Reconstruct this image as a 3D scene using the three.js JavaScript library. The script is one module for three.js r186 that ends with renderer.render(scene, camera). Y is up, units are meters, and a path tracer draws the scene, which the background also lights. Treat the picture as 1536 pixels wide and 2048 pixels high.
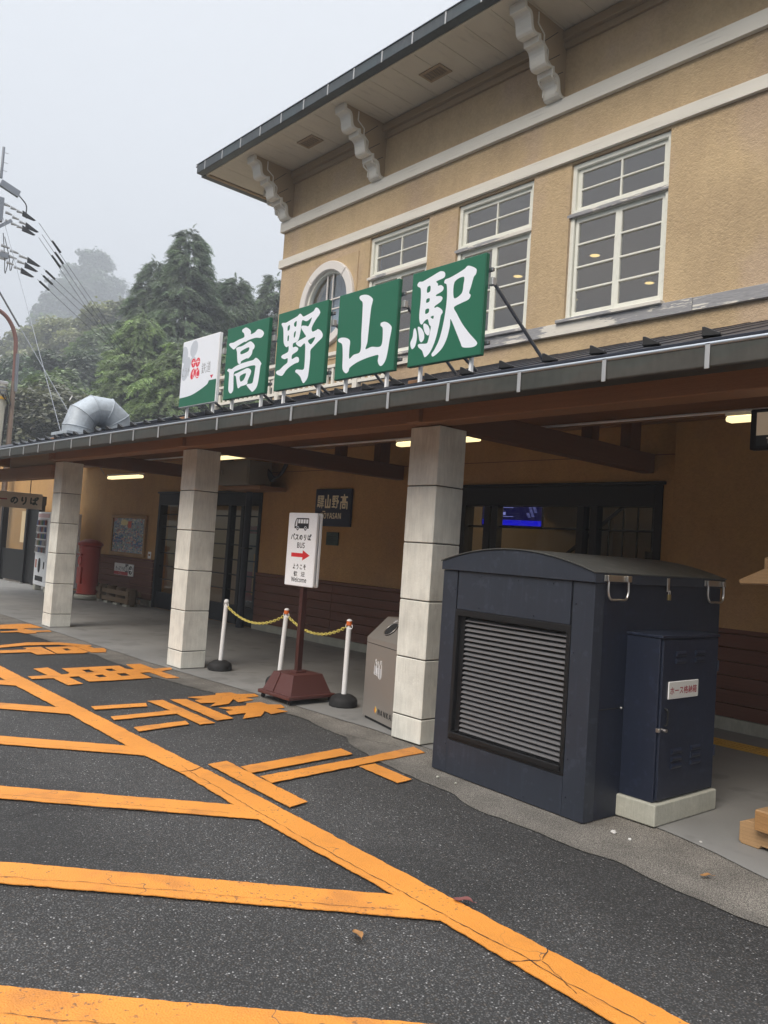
import * as THREE from 'three';
import { RoundedBoxGeometry } from 'three/addons/geometries/RoundedBoxGeometry.js';
import { RectAreaLightUniformsLib } from 'three/addons/lights/RectAreaLightUniformsLib.js';
import { mergeGeometries } from 'three/addons/utils/BufferGeometryUtils.js';

// ---------------------------------------------------------------- camera, sky, sun, exposure
const scene = new THREE.Scene();
const camera = new THREE.PerspectiveCamera(64.343, 0.75, 0.05, 900);
camera.rotation.set(0.046628, 0.84109, 0.067314, 'YXZ');
camera.position.set(0, 1.55, 0);
scene.add(camera);
const renderer = new THREE.WebGLRenderer({ antialias: true });
renderer.setSize(768, 1024);
renderer.toneMapping = THREE.LinearToneMapping;
renderer.toneMappingExposure = 2.7;
renderer.shadowMap.enabled = true;
const SKY = { horizon: 0.33, mid: 0.37, zenith: 1.35 };
const SUN = { power: 1.5, dir: [0.2, 0.72, 0.72], soft: 60 };
const HAZE = { color: 0xdfe6ee, density: 0.0025 };

// deterministic randomness and tileable noise
function rng(seed) { let s = seed >>> 0; return () => { s = (s + 0x6d2b79f5) | 0; let t = Math.imul(s ^ (s >>> 15), 1 | s); t = (t + Math.imul(t ^ (t >>> 7), 61 | t)) ^ t; return ((t ^ (t >>> 14)) >>> 0) / 4294967296; }; }
const HASH = new Float32Array(65536); { const r = rng(99); for (let i = 0; i < 65536; i++) HASH[i] = r(); }
const hash2 = (x, y, s) => HASH[(x * 7919 + y * 104729 + s * 6151 + ((x * y) << 3)) & 65535];
function vnoise(u, v, f, s) {
  const x = u * f, y = v * f; let xi = Math.floor(x), yi = Math.floor(y); let a = x - xi, b = y - yi;
  a = a * a * (3 - 2 * a); b = b * b * (3 - 2 * b);
  xi = ((xi % f) + f) % f; yi = ((yi % f) + f) % f; const x1 = (xi + 1) % f, y1 = (yi + 1) % f;
  const p = hash2(xi, yi, s), q = hash2(x1, yi, s), r = hash2(xi, y1, s), t = hash2(x1, y1, s);
  return p + (q - p) * a + (r - p) * b + (p - q - r + t) * a * b;
}
function fbm(u, v, f, oct, s) { let n = 0, a = 0.5, w = 0; for (let i = 0; i < oct; i++) { n += a * vnoise(u, v, f << i, s + i * 17); w += a; a *= 0.5; } return n / w; }
function worley(u, v, f, s) { // [distance to nearest, cell id value, second value]
  const x = u * f, y = v * f, xi = Math.floor(x), yi = Math.floor(y); let best = 9, id = 0, id2 = 0;
  for (let j = -1; j < 2; j++) for (let i = -1; i < 2; i++) {
    const cx = (((xi + i) % f) + f) % f, cy = (((yi + j) % f) + f) % f;
    const dx = xi + i + hash2(cx, cy, s) - x, dy = yi + j + hash2(cx, cy, s + 1) - y, d = dx * dx + dy * dy;
    if (d < best) { best = d; id = hash2(cx, cy, s + 2); id2 = hash2(cx, cy, s + 3); }
  }
  return [Math.sqrt(best), id, id2];
}
const clamp = (x, a = 0, b = 1) => Math.min(b, Math.max(a, x));
const step = (x, a, b) => { const t = clamp((x - a) / (b - a)); return t * t * (3 - 2 * t); };
const toS = (x) => (x <= 0.0031308 ? 12.92 * x : 1.055 * Math.pow(x, 1 / 2.4) - 0.055);
function tex(w, h, fn, color) { // fn(u, v) -> linear [r, g, b] or grey
  const d = new Uint8Array(w * h * 4);
  for (let y = 0; y < h; y++) for (let x = 0; x < w; x++) {
    const c = fn((x + 0.5) / w, (y + 0.5) / h), i = (y * w + x) * 4;
    if (typeof c === 'number') { d[i] = d[i + 1] = d[i + 2] = clamp(color ? toS(c) : c) * 255; }
    else for (let k = 0; k < 3; k++) d[i + k] = clamp(color ? toS(clamp(c[k])) : c[k]) * 255;
    d[i + 3] = 255;
  }
  const t = new THREE.DataTexture(d, w, h, THREE.RGBAFormat);
  t.wrapS = t.wrapT = THREE.RepeatWrapping; t.magFilter = THREE.LinearFilter; t.minFilter = THREE.LinearMipmapLinearFilter; t.generateMipmaps = true;
  if (color) t.colorSpace = THREE.SRGBColorSpace;
  t.needsUpdate = true; return t;
}
const per = (t, sx, sy = sx) => { const c = t.clone(); c.repeat.set(1 / sx, 1 / sy); c.needsUpdate = true; return c; }; // a tile of sx by sy metres

{ // overcast, foggy sky: brighter towards the zenith, faint soft cloud
  const W = 512, H = 256, d = new Float32Array(W * H * 4);
  for (let y = 0; y < H; y++) for (let x = 0; x < W; x++) {
    const e = Math.sin(((y + 0.5) / H - 0.5) * Math.PI), up = Math.max(0, e), i = (y * W + x) * 4;
    let L = up < 0.6 ? SKY.horizon + (SKY.mid - SKY.horizon) * step(up, 0, 0.6) : SKY.mid + (SKY.zenith - SKY.mid) * step(up, 0.6, 1.0);
    const n = fbm(x / W, y / H, 4, 4, 5) - 0.5; L *= 1 + n * 0.14;
    if (e < 0) L = SKY.horizon * 0.5;
    const cool = 1 - 0.35 * up;
    d[i] = L * (1 - 0.06 * cool - n * 0.03); d[i + 1] = L * (1 - 0.005 * cool); d[i + 2] = L * (1 + 0.085 * cool + n * 0.03); d[i + 3] = 1;
  }
  const t = new THREE.DataTexture(d, W, H, THREE.RGBAFormat, THREE.FloatType);
  t.mapping = THREE.EquirectangularReflectionMapping; t.magFilter = THREE.LinearFilter; t.needsUpdate = true;
  scene.background = t; scene.environment = t;
}
const sun = new THREE.DirectionalLight(0xfff3e4, SUN.power);
sun.position.set(...SUN.dir).multiplyScalar(60); sun.castShadow = true; sun.shadow.radius = SUN.soft;
Object.assign(sun.shadow.camera, { left: -40, right: 40, top: 40, bottom: -40, far: 200 }); sun.shadow.mapSize.set(2048, 2048);
scene.add(sun, sun.target);
scene.fog = new THREE.FogExp2(HAZE.color, HAZE.density);
RectAreaLightUniformsLib.init();

// ---------------------------------------------------------------- textures and materials
const T = {};
T.stuccoBump = tex(1024, 1024, (u, v) => 0.55 * fbm(u, v, 40, 4, 3) + 0.45 * fbm(u + 0.3, v * 1.0, 110, 2, 8));
T.stuccoCol = tex(2048, 2048, (u, v) => { const a = fbm(u, v, 9, 6, 21), b = fbm(u, v, 200, 2, 7), s = fbm(u, v * 0.15, 70, 3, 25), st = step(fbm(u, v, 6, 4, 27), 0.5, 0.75), k = 0.8 + 0.3 * a + 0.16 * (b - 0.5) + 0.10 * (s - 0.5) - 0.10 * st * s; return [0.500 * k, 0.372 * k * (0.99 + 0.02 * a), (0.222 + 0.03 * st) * k]; }, true);
T.concCol = tex(1024, 1024, (u, v) => { const a = fbm(u, v, 6, 6, 31), b = fbm(u, v, 3, 3, 34), p = vnoise(u, v, 200, 4), s = fbm(u, v * 0.12, 60, 3, 36), k = 0.74 + 0.32 * a + 0.2 * (b - 0.5) + 0.22 * (s - 0.5) - 0.25 * step(p, 0.93, 1); return [0.74 * k, 0.74 * k, 0.68 * k]; }, true);
T.concBump = tex(512, 512, (u, v) => 0.6 * fbm(u, v, 30, 4, 33) + 0.4 * (1 - step(vnoise(u, v, 70, 4), 0.85, 1)));
T.floorCol = tex(1024, 1024, (u, v) => { const a = fbm(u, v, 5, 6, 41), b = fbm(u, v, 2, 3, 47), s = fbm(u, v, 14, 3, 49), k = 0.75 + 0.4 * a + 0.35 * (b - 0.5) - 0.18 * step(s, 0.62, 0.8); return [0.25 * k, 0.25 * k, 0.243 * k]; }, true);
{
  const mk = (n, f, seed, fn) => { const c = new Uint8Array(n * n * 4), b = new Uint8Array(n * n * 4);
    for (let y = 0; y < n; y++) for (let x = 0; x < n; x++) {
      const u = (x + 0.5) / n, v = (y + 0.5) / n, w = worley(u, v, f, seed), [col, h] = fn(u, v, w), i = (y * n + x) * 4;
      for (let k = 0; k < 3; k++) { c[i + k] = clamp(toS(clamp(col[k]))) * 255; b[i + k] = clamp(h) * 255; }
      c[i + 3] = b[i + 3] = 255;
    }
    const fin = (d, s) => { const t = new THREE.DataTexture(d, n, n, THREE.RGBAFormat); t.wrapS = t.wrapT = THREE.RepeatWrapping; t.magFilter = THREE.LinearFilter; t.generateMipmaps = true; t.minFilter = THREE.LinearMipmapLinearFilter; if (s) t.colorSpace = THREE.SRGBColorSpace; t.needsUpdate = true; return t; };
    return [fin(c, true), fin(b)]; };
  [T.asphCol, T.asphBump] = mk(2048, 230, 51, (u, v, w) => {
    const stone = 1 - step(w[0], 0.25, 0.62), big = fbm(u, v, 6, 4, 61), light = w[1] > 0.955 && w[2] > 0.25 ? 0.06 + 0.34 * w[2] * w[2] : 0;
    const tone = 0.026 + 0.1 * w[2] * w[2] * w[2] + 0.03 * w[2] + light, k = (0.032 + (tone - 0.032) * stone) * (0.78 + 0.44 * big), warm = w[1] < 0.12 ? 1.12 : 1;
    return [[k * 1.02 * warm, k, k * 0.985 / warm], 0.25 + 0.55 * stone * (0.5 + 0.5 * w[2]) + 0.2 * big];
  });
  [T.gravCol, T.gravBump] = mk(1024, 150, 71, (u, v, w) => {
    const stone = 1 - step(w[0], 0.25, 0.65), big = fbm(u, v, 5, 4, 81), tone = 0.14 + 0.23 * w[2], k = (0.085 + (tone - 0.085) * stone) * (0.7 + 0.6 * big);
    return [[k * 1.06, k * 0.98, k * 0.86], 0.3 + 0.6 * stone];
  });
}
T.paintCol = tex(1024, 1024, (u, v) => {
  const a = fbm(u, v, 4, 5, 91), g = fbm(u, v, 90, 3, 95), c = Math.abs(fbm(u, v, 5, 4, 98) - 0.5), d = fbm(u, v, 3, 2, 99), k = 0.86 + 0.26 * a + 0.12 * (g - 0.5);
  const crack = (1 - step(c, 0.0015, 0.005)) * step(d, 0.5, 0.6), worn = step(g, 0.66, 0.8) * step(a, 0.42, 0.62), dirt = step(fbm(u, v, 7, 4, 96), 0.55, 0.85) * 0.22;
  const m = clamp(crack * 0.8 + worn * 0.65);
  return [(0.66 * k * (1 - dirt)) * (1 - m) + 0.06 * m, (0.255 * k * (1 - dirt)) * (1 - m) + 0.055 * m, (0.036 * k) * (1 - m) + 0.05 * m];
}, true);
const grainTex = (r, g, b, amp, seed) => tex(1024, 256, (u, v) => { const n = fbm(u, v, 2, 3, seed) * 0.5 + 0.5 * fbm(u * 1, v * 8, 8, 4, seed + 3), f = vnoise(u, v, 256, seed + 5), k = 1 - amp / 2 + amp * n + (f - 0.5) * amp * 0.35; return [r * k, g * k, b * k]; }, true);
T.beam = grainTex(0.28, 0.148, 0.075, 0.55, 101);
T.wains = grainTex(0.15, 0.055, 0.03, 0.7, 111);
T.pine = grainTex(0.38, 0.235, 0.115, 1.0, 121);
T.trim = tex(1024, 256, (u, v) => { const a = fbm(u, v, 12, 4, 131), k = 0.94 + 0.12 * fbm(u, v, 5, 4, 133), st = fbm(u * 1, v * 3, 6, 4, 139), d = step(st, 0.6, 0.82) * 0.28; return [(0.70 - d * 0.3) * k, (0.67 - d * 0.3) * k, (0.60 - d * 0.28) * k * (0.98 + 0.03 * a)]; }, true);
T.peel = tex(2048, 256, (u, v) => { const n = fbm(u * 1, v, 8, 5, 141) * 0.62 + 0.38 * fbm(u, v, 40, 3, 143), bands = fbm(u, v * 0.25, 6, 3, 145), m = step(n + (bands - 0.5) * 0.9, 0.5, 0.545), g = 0.22 + 0.14 * fbm(u, v, 60, 3, 149); const w = 0.9 + 0.15 * fbm(u, v, 20, 3, 147); return [0.68 * w * (1 - m) + g * m, 0.65 * w * (1 - m) + g * m, 0.585 * w * (1 - m) + g * 1.04 * m]; }, true);
T.patina = tex(1024, 256, (u, v) => { const s = fbm(u, v * 0.12, 60, 3, 151), a = fbm(u, v, 5, 5, 153), k = 0.65 + 0.5 * a + 0.35 * (s - 0.5), gr = step(fbm(u, v, 4, 4, 157), 0.48, 0.62); return [(0.072 - 0.006 * gr) * k, (0.069 + 0.001 * gr) * k, (0.06 + 0.002 * gr) * k]; }, true);
T.grime = tex(512, 512, (u, v) => 0.78 + 0.22 * fbm(u, v, 6, 5, 161));
T.brush = tex(512, 512, (u, v) => 0.25 + 0.25 * fbm(u * 1, v * 0.05, 128, 3, 171) + 0.1 * fbm(u, v, 4, 3, 173));
T.dusty = tex(512, 512, (u, v) => { const sc = step(fbm(u, v, 24, 5, 185), 0.66, 0.74) * 0.35, dr = step(fbm(u, v * 0.1, 50, 2, 187), 0.6, 0.8) * 0.16, k = 0.86 + 0.2 * fbm(u, v, 5, 5, 181) + 0.1 * (fbm(u, v, 60, 2, 183) - 0.5) + sc + dr; return [0.0245 * k + 0.004 * sc, 0.0305 * k + 0.003 * sc, 0.045 * k]; }, true);
T.galv = tex(512, 512, (u, v) => { const w = worley(u, v, 26, 191), k = 0.8 + 0.12 * w[1] + 0.3 * (fbm(u, v, 4, 4, 193) - 0.3); return [0.33 * k, 0.36 * k, 0.39 * k]; }, true);

const std = (o) => new THREE.MeshStandardMaterial(o), rgb = (r, g, b) => new THREE.Color().setRGB(r, g, b);
const plain = (r, g, b, rough = 0.6, metal = 0) => std({ color: rgb(r, g, b), roughness: rough, metalness: metal });
const M = {
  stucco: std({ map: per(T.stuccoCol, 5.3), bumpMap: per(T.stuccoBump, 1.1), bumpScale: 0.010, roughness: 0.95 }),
  stuccoShaded: std({ map: per(T.stuccoCol, 5.3), color: rgb(1.0, 0.79, 0.53), bumpMap: per(T.stuccoBump, 1.1), bumpScale: 0.008, roughness: 0.9 }),  // same stucco tinted browner: the canopy shade is put into its colour
  stuccoFine: std({ map: per(T.stuccoCol, 1.7), bumpMap: per(T.stuccoBump, 0.6), bumpScale: 0.003, roughness: 0.9 }),
  soffitBrown: std({ color: rgb(0.36, 0.27, 0.17), roughness: 0.85, bumpMap: per(T.stuccoBump, 0.5), bumpScale: 0.002 }),
  trim: std({ map: per(T.trim, 2.3, 0.5), roughness: 0.75, bumpMap: per(T.trim, 2.3, 0.5), bumpScale: 0.002 }),
  peel: std({ map: per(T.peel, 3.4, 0.3), roughness: 0.85, bumpMap: per(T.peel, 3.4, 0.3), bumpScale: 0.003 }),
  frame: std({ map: per(T.trim, 0.9, 0.4), color: rgb(1.04, 1.09, 1.1), roughness: 0.6, bumpMap: per(T.trim, 0.9, 0.4), bumpScale: 0.0015 }),
  whiteStone: plain(0.68, 0.65, 0.62, 0.8),
  soffit: std({ map: per(T.trim, 1.7, 1.2), color: rgb(0.86, 0.82, 0.74), roughness: 0.8 }),
  column: std({ map: per(T.concCol, 0.9), bumpMap: per(T.concBump, 0.5), bumpScale: 0.002, roughness: 0.9 }),
  plinth: std({ map: per(T.concCol, 0.5), color: rgb(0.6, 0.6, 0.56), bumpMap: per(T.concBump, 0.4), bumpScale: 0.003, roughness: 0.95 }),
  joint: plain(0.05, 0.048, 0.044, 0.95),
  floor: std({ map: per(T.floorCol, 3.1), bumpMap: per(T.concBump, 0.6), bumpScale: 0.0015, roughness: 0.72 }),
  asphalt: std({ map: per(T.asphCol, 2.0), bumpMap: per(T.asphBump, 2.0), bumpScale: 0.006, roughness: 0.82, vertexColors: true }),
  gravel: std({ map: per(T.gravCol, 0.95), bumpMap: per(T.gravBump, 0.95), bumpScale: 0.004, roughness: 0.92, vertexColors: true }),
  paint: std({ map: per(T.paintCol, 1.3), bumpMap: per(T.asphBump, 2.0), bumpScale: 0.0022, roughness: 0.62 }),
  crack: plain(0.02, 0.019, 0.018, 0.95),
  earth: std({ color: rgb(0.05, 0.062, 0.032), roughness: 1 }),
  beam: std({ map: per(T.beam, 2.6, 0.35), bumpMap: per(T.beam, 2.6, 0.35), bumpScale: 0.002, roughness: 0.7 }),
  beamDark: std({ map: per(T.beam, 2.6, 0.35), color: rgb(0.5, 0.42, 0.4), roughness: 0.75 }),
  wains: std({ map: per(T.wains, 2.4, 0.3), bumpMap: per(T.wains, 2.4, 0.3), bumpScale: 0.002, roughness: 0.65 }),
  pine: std({ map: per(T.pine, 1.3, 0.16), bumpMap: per(T.pine, 1.3, 0.16), bumpScale: 0.002, roughness: 0.75 }),
  pineEnd: std({ map: per(T.pine, 0.35, 0.3), color: rgb(0.95, 0.82, 0.62), roughness: 0.8 }),
  greyWood: std({ map: per(T.pine, 0.8, 0.2), color: rgb(0.4, 0.44, 0.52), bumpMap: per(T.pine, 0.8, 0.2), bumpScale: 0.004, roughness: 0.9 }),
  patina: std({ map: per(T.patina, 1.9, 0.5), roughness: 0.55, metalness: 0.35 }),
  slate: std({ map: per(T.patina, 1.9, 0.5), color: rgb(1.05, 1.25, 1.55), roughness: 0.5, metalness: 0.4 }),
  strap: plain(0.5, 0.5, 0.5, 0.4, 0.7),
  lip: plain(0.42, 0.45, 0.48, 0.32, 0.75),
  roof: std({ color: rgb(0.022, 0.026, 0.04), roughness: 0.42, metalness: 0.3 }),
  steel: std({ color: rgb(0.62, 0.6, 0.57), roughness: 0.3, metalness: 1 }),
  brushed: std({ color: rgb(0.40, 0.375, 0.345), metalness: 0.6, roughness: 0.4 }),
  pipe: plain(0.25, 0.26, 0.28, 0.35, 0.85),
  galv: std({ map: per(T.galv, 0.9), color: rgb(1.25, 1.28, 1.3), roughness: 0.55, metalness: 0.2 }),
  navy: std({ map: per(T.dusty, 1.2), roughness: 0.5, roughnessMap: per(T.grime, 1.1) }),
  navyDark: std({ map: per(T.dusty, 1.2), color: rgb(0.4, 0.45, 0.62), roughness: 0.5 }),
  blackMetal: plain(0.012, 0.012, 0.013, 0.45, 0.3),
  doorBlack: plain(0.006, 0.007, 0.012, 0.6),
  slat: plain(0.2, 0.2, 0.21, 0.45, 0.3),
  rubber: std({ color: rgb(0.014, 0.014, 0.015), roughness: 0.75, bumpMap: per(T.concBump, 0.2), bumpScale: 0.001 }),
  whitePlastic: std({ color: rgb(0.84, 0.85, 0.86), roughness: 0.42 }),
  signWhite: std({ color: rgb(0.9, 0.91, 0.92), roughness: 0.45 }),
  green: std({ color: rgb(0.004, 0.105, 0.055), roughness: 0.42 }),
  orangeBand: plain(0.75, 0.16, 0.03, 0.5),
  chain: plain(0.72, 0.62, 0.16, 0.45),
  maroon: std({ color: rgb(0.09, 0.03, 0.026), roughness: 0.6, roughnessMap: per(T.grime, 0.5), bumpMap: per(T.grime, 0.3), bumpScale: 0.001 }),
  maroonPole: plain(0.07, 0.026, 0.022, 0.4, 0.3),
  postRed: plain(0.36, 0.03, 0.014, 0.45),
  glass: new THREE.MeshPhysicalMaterial({ color: rgb(0.8, 0.83, 0.87), transmission: 1, thickness: 0, roughness: 0.02, ior: 2.3 }),
  glassDark: new THREE.MeshPhysicalMaterial({ color: rgb(0.7, 0.72, 0.74), transmission: 1, thickness: 0, roughness: 0.03, ior: 1.5 }),
  curtain: std({ color: rgb(0.36, 0.48, 0.58), roughness: 0.9 }),
  room: plain(0.42, 0.36, 0.27, 0.9), roomUp: plain(0.34, 0.35, 0.4, 0.9), dark: plain(0.03, 0.028, 0.025, 0.9),
  yellowTile: plain(0.55, 0.33, 0.04, 0.7), cable: plain(0.02, 0.02, 0.023, 0.6), insulator: plain(0.4, 0.41, 0.42, 0.3),
  tube: std({ color: rgb(1, 0.95, 0.8), emissive: rgb(1, 0.8, 0.4), emissiveIntensity: 0.55, roughness: 0.5 }),
  spot: std({ color: rgb(1, 0.9, 0.7), emissive: rgb(1, 0.72, 0.26), emissiveIntensity: 0.5, roughness: 0.5 }),
  bark: plain(0.07, 0.055, 0.045, 0.95), leafRed: plain(0.16, 0.05, 0.045, 0.7), leafTan: plain(0.3, 0.15, 0.05, 0.7), pebble: plain(0.55, 0.54, 0.52, 0.8),
};

// ---------------------------------------------------------------- building helpers
const used = {};
function numbered(n) { used[n] = (used[n] ?? -1) + 1; return used[n] ? n + '_' + String(used[n]).padStart(3, '0') : n; }
function tag(o, label, category, group) { o.userData.label = label; o.userData.category = category; if (group) o.userData.group = group; return o; }
function thing(name, label, category, [x, y, z] = [0, 0, 0], turn = 0, group) { const o = new THREE.Group(); o.name = numbered(name); o.position.set(x, y, z); o.rotation.y = turn; scene.add(o); return tag(o, label, category, group); }
function copyOf(root, label, [x, y, z], turn = 0) { const c = root.clone(); c.name = numbered(root.name.replace(/_\d{3}$/, '')); c.userData = { ...root.userData, label }; c.position.set(x, y, z); c.rotation.y = turn; scene.add(c); return c; }
function part(name, geo, m, parent, label) { const o = new THREE.Mesh(geo, m); o.name = name; if (label) o.userData.label = label; parent.add(o); return o; }
function sub(name, parent) { const g = new THREE.Group(); g.name = name; parent.add(g); return g; }
function struct(name, geo, m, label) { const o = geo ? new THREE.Mesh(geo, m) : new THREE.Group(); o.name = numbered(name); o.userData.kind = 'structure'; if (label) o.userData.label = label; scene.add(o); return o; }
let uvRand = rng(7);
function metreUV(g, along = 'x', shift = true) { // texture coordinates in metres, by the way each face looks; u runs along the grain
  if (g.index) g = g.toNonIndexed();
  const p = g.attributes.position, uv = new Float32Array(p.count * 2), a = new THREE.Vector3(), b = new THREE.Vector3(), c = new THREE.Vector3(), ou = shift ? uvRand() * 9 : 0, ov = shift ? uvRand() * 9 : 0;
  for (let i = 0; i < p.count; i += 3) {
    a.fromBufferAttribute(p, i); b.fromBufferAttribute(p, i + 1); c.fromBufferAttribute(p, i + 2);
    const n = b.clone().sub(a).cross(c.clone().sub(a)); n.set(Math.abs(n.x), Math.abs(n.y), Math.abs(n.z));
    const ax = n.x >= n.y && n.x >= n.z ? 0 : n.y >= n.z ? 1 : 2;
    [a, b, c].forEach((q, k) => { let u, v;
      if (along === 'x') { [u, v] = ax === 0 ? [q.z, q.y] : ax === 1 ? [q.x, q.z] : [q.x, q.y]; }
      else if (along === 'y') { [u, v] = ax === 0 ? [q.y, q.z] : ax === 1 ? [q.x, q.z] : [q.y, q.x]; }
      else { [u, v] = ax === 0 ? [q.z, q.y] : ax === 1 ? [q.z, q.x] : [q.x, q.y]; }
      uv[(i + k) * 2] = u + ou; uv[(i + k) * 2 + 1] = v + ov; });
  }
  g.setAttribute('uv', new THREE.BufferAttribute(uv, 2)); return g;
}
function bx(x0, x1, y0, y1, z0, z1, r = 0, along = 'x') {
  const w = Math.abs(x1 - x0), h = Math.abs(y1 - y0), d = Math.abs(z1 - z0);
  const g = r > 0 ? new RoundedBoxGeometry(w, h, d, 1, Math.min(r, w / 2.01, h / 2.01, d / 2.01)) : new THREE.BoxGeometry(w, h, d);
  g.translate((x0 + x1) / 2, (y0 + y1) / 2, (z0 + z1) / 2); return metreUV(g, along);
}
function rod(a, b, r, r2 = r, seg = 10) { const A = new THREE.Vector3(...a), B = new THREE.Vector3(...b), d = B.clone().sub(A), g = new THREE.CylinderGeometry(r2, r, d.length(), seg, 1); g.applyQuaternion(new THREE.Quaternion().setFromUnitVectors(new THREE.Vector3(0, 1, 0), d.clone().normalize())); g.translate(...A.add(B).multiplyScalar(0.5).toArray()); return g; }
function beamBox(a, b, w, h) { // a square-cut bar from a to b
  const A = new THREE.Vector3(...a), B = new THREE.Vector3(...b), d = B.clone().sub(A), g = metreUV(new THREE.BoxGeometry(w, h, d.length()), 'z'), m = new THREE.Matrix4().lookAt(B, A, new THREE.Vector3(0, 1, 0)); g.applyMatrix4(m); g.translate(...A.add(B).multiplyScalar(0.5).toArray()); return g;
}
const pipeOf = (pts, r, seg = 40, rs = 8, closed = false) => new THREE.TubeGeometry(new THREE.CatmullRomCurve3(pts.map((p) => new THREE.Vector3(...p)), closed), seg, r, rs, closed);
function shapeOf(pts, holes = []) { const s = new THREE.Shape(pts.map(([x, y]) => new THREE.Vector2(x, y))); for (const h of holes) s.holes.push(new THREE.Path(h.map(([x, y]) => new THREE.Vector2(x, y)))); return s; }
const rect = (x0, x1, y0, y1) => [[x0, y0], [x1, y0], [x1, y1], [x0, y1]];
function slab(shape, depth, bevel = 0, curve = 12) { const g = new THREE.ExtrudeGeometry(shape, { depth: depth - 2 * bevel, bevelEnabled: bevel > 0, bevelSize: bevel, bevelThickness: bevel, bevelOffset: -bevel, bevelSegments: 1, curveSegments: curve }); if (bevel) g.translate(0, 0, bevel); return g; }
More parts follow.
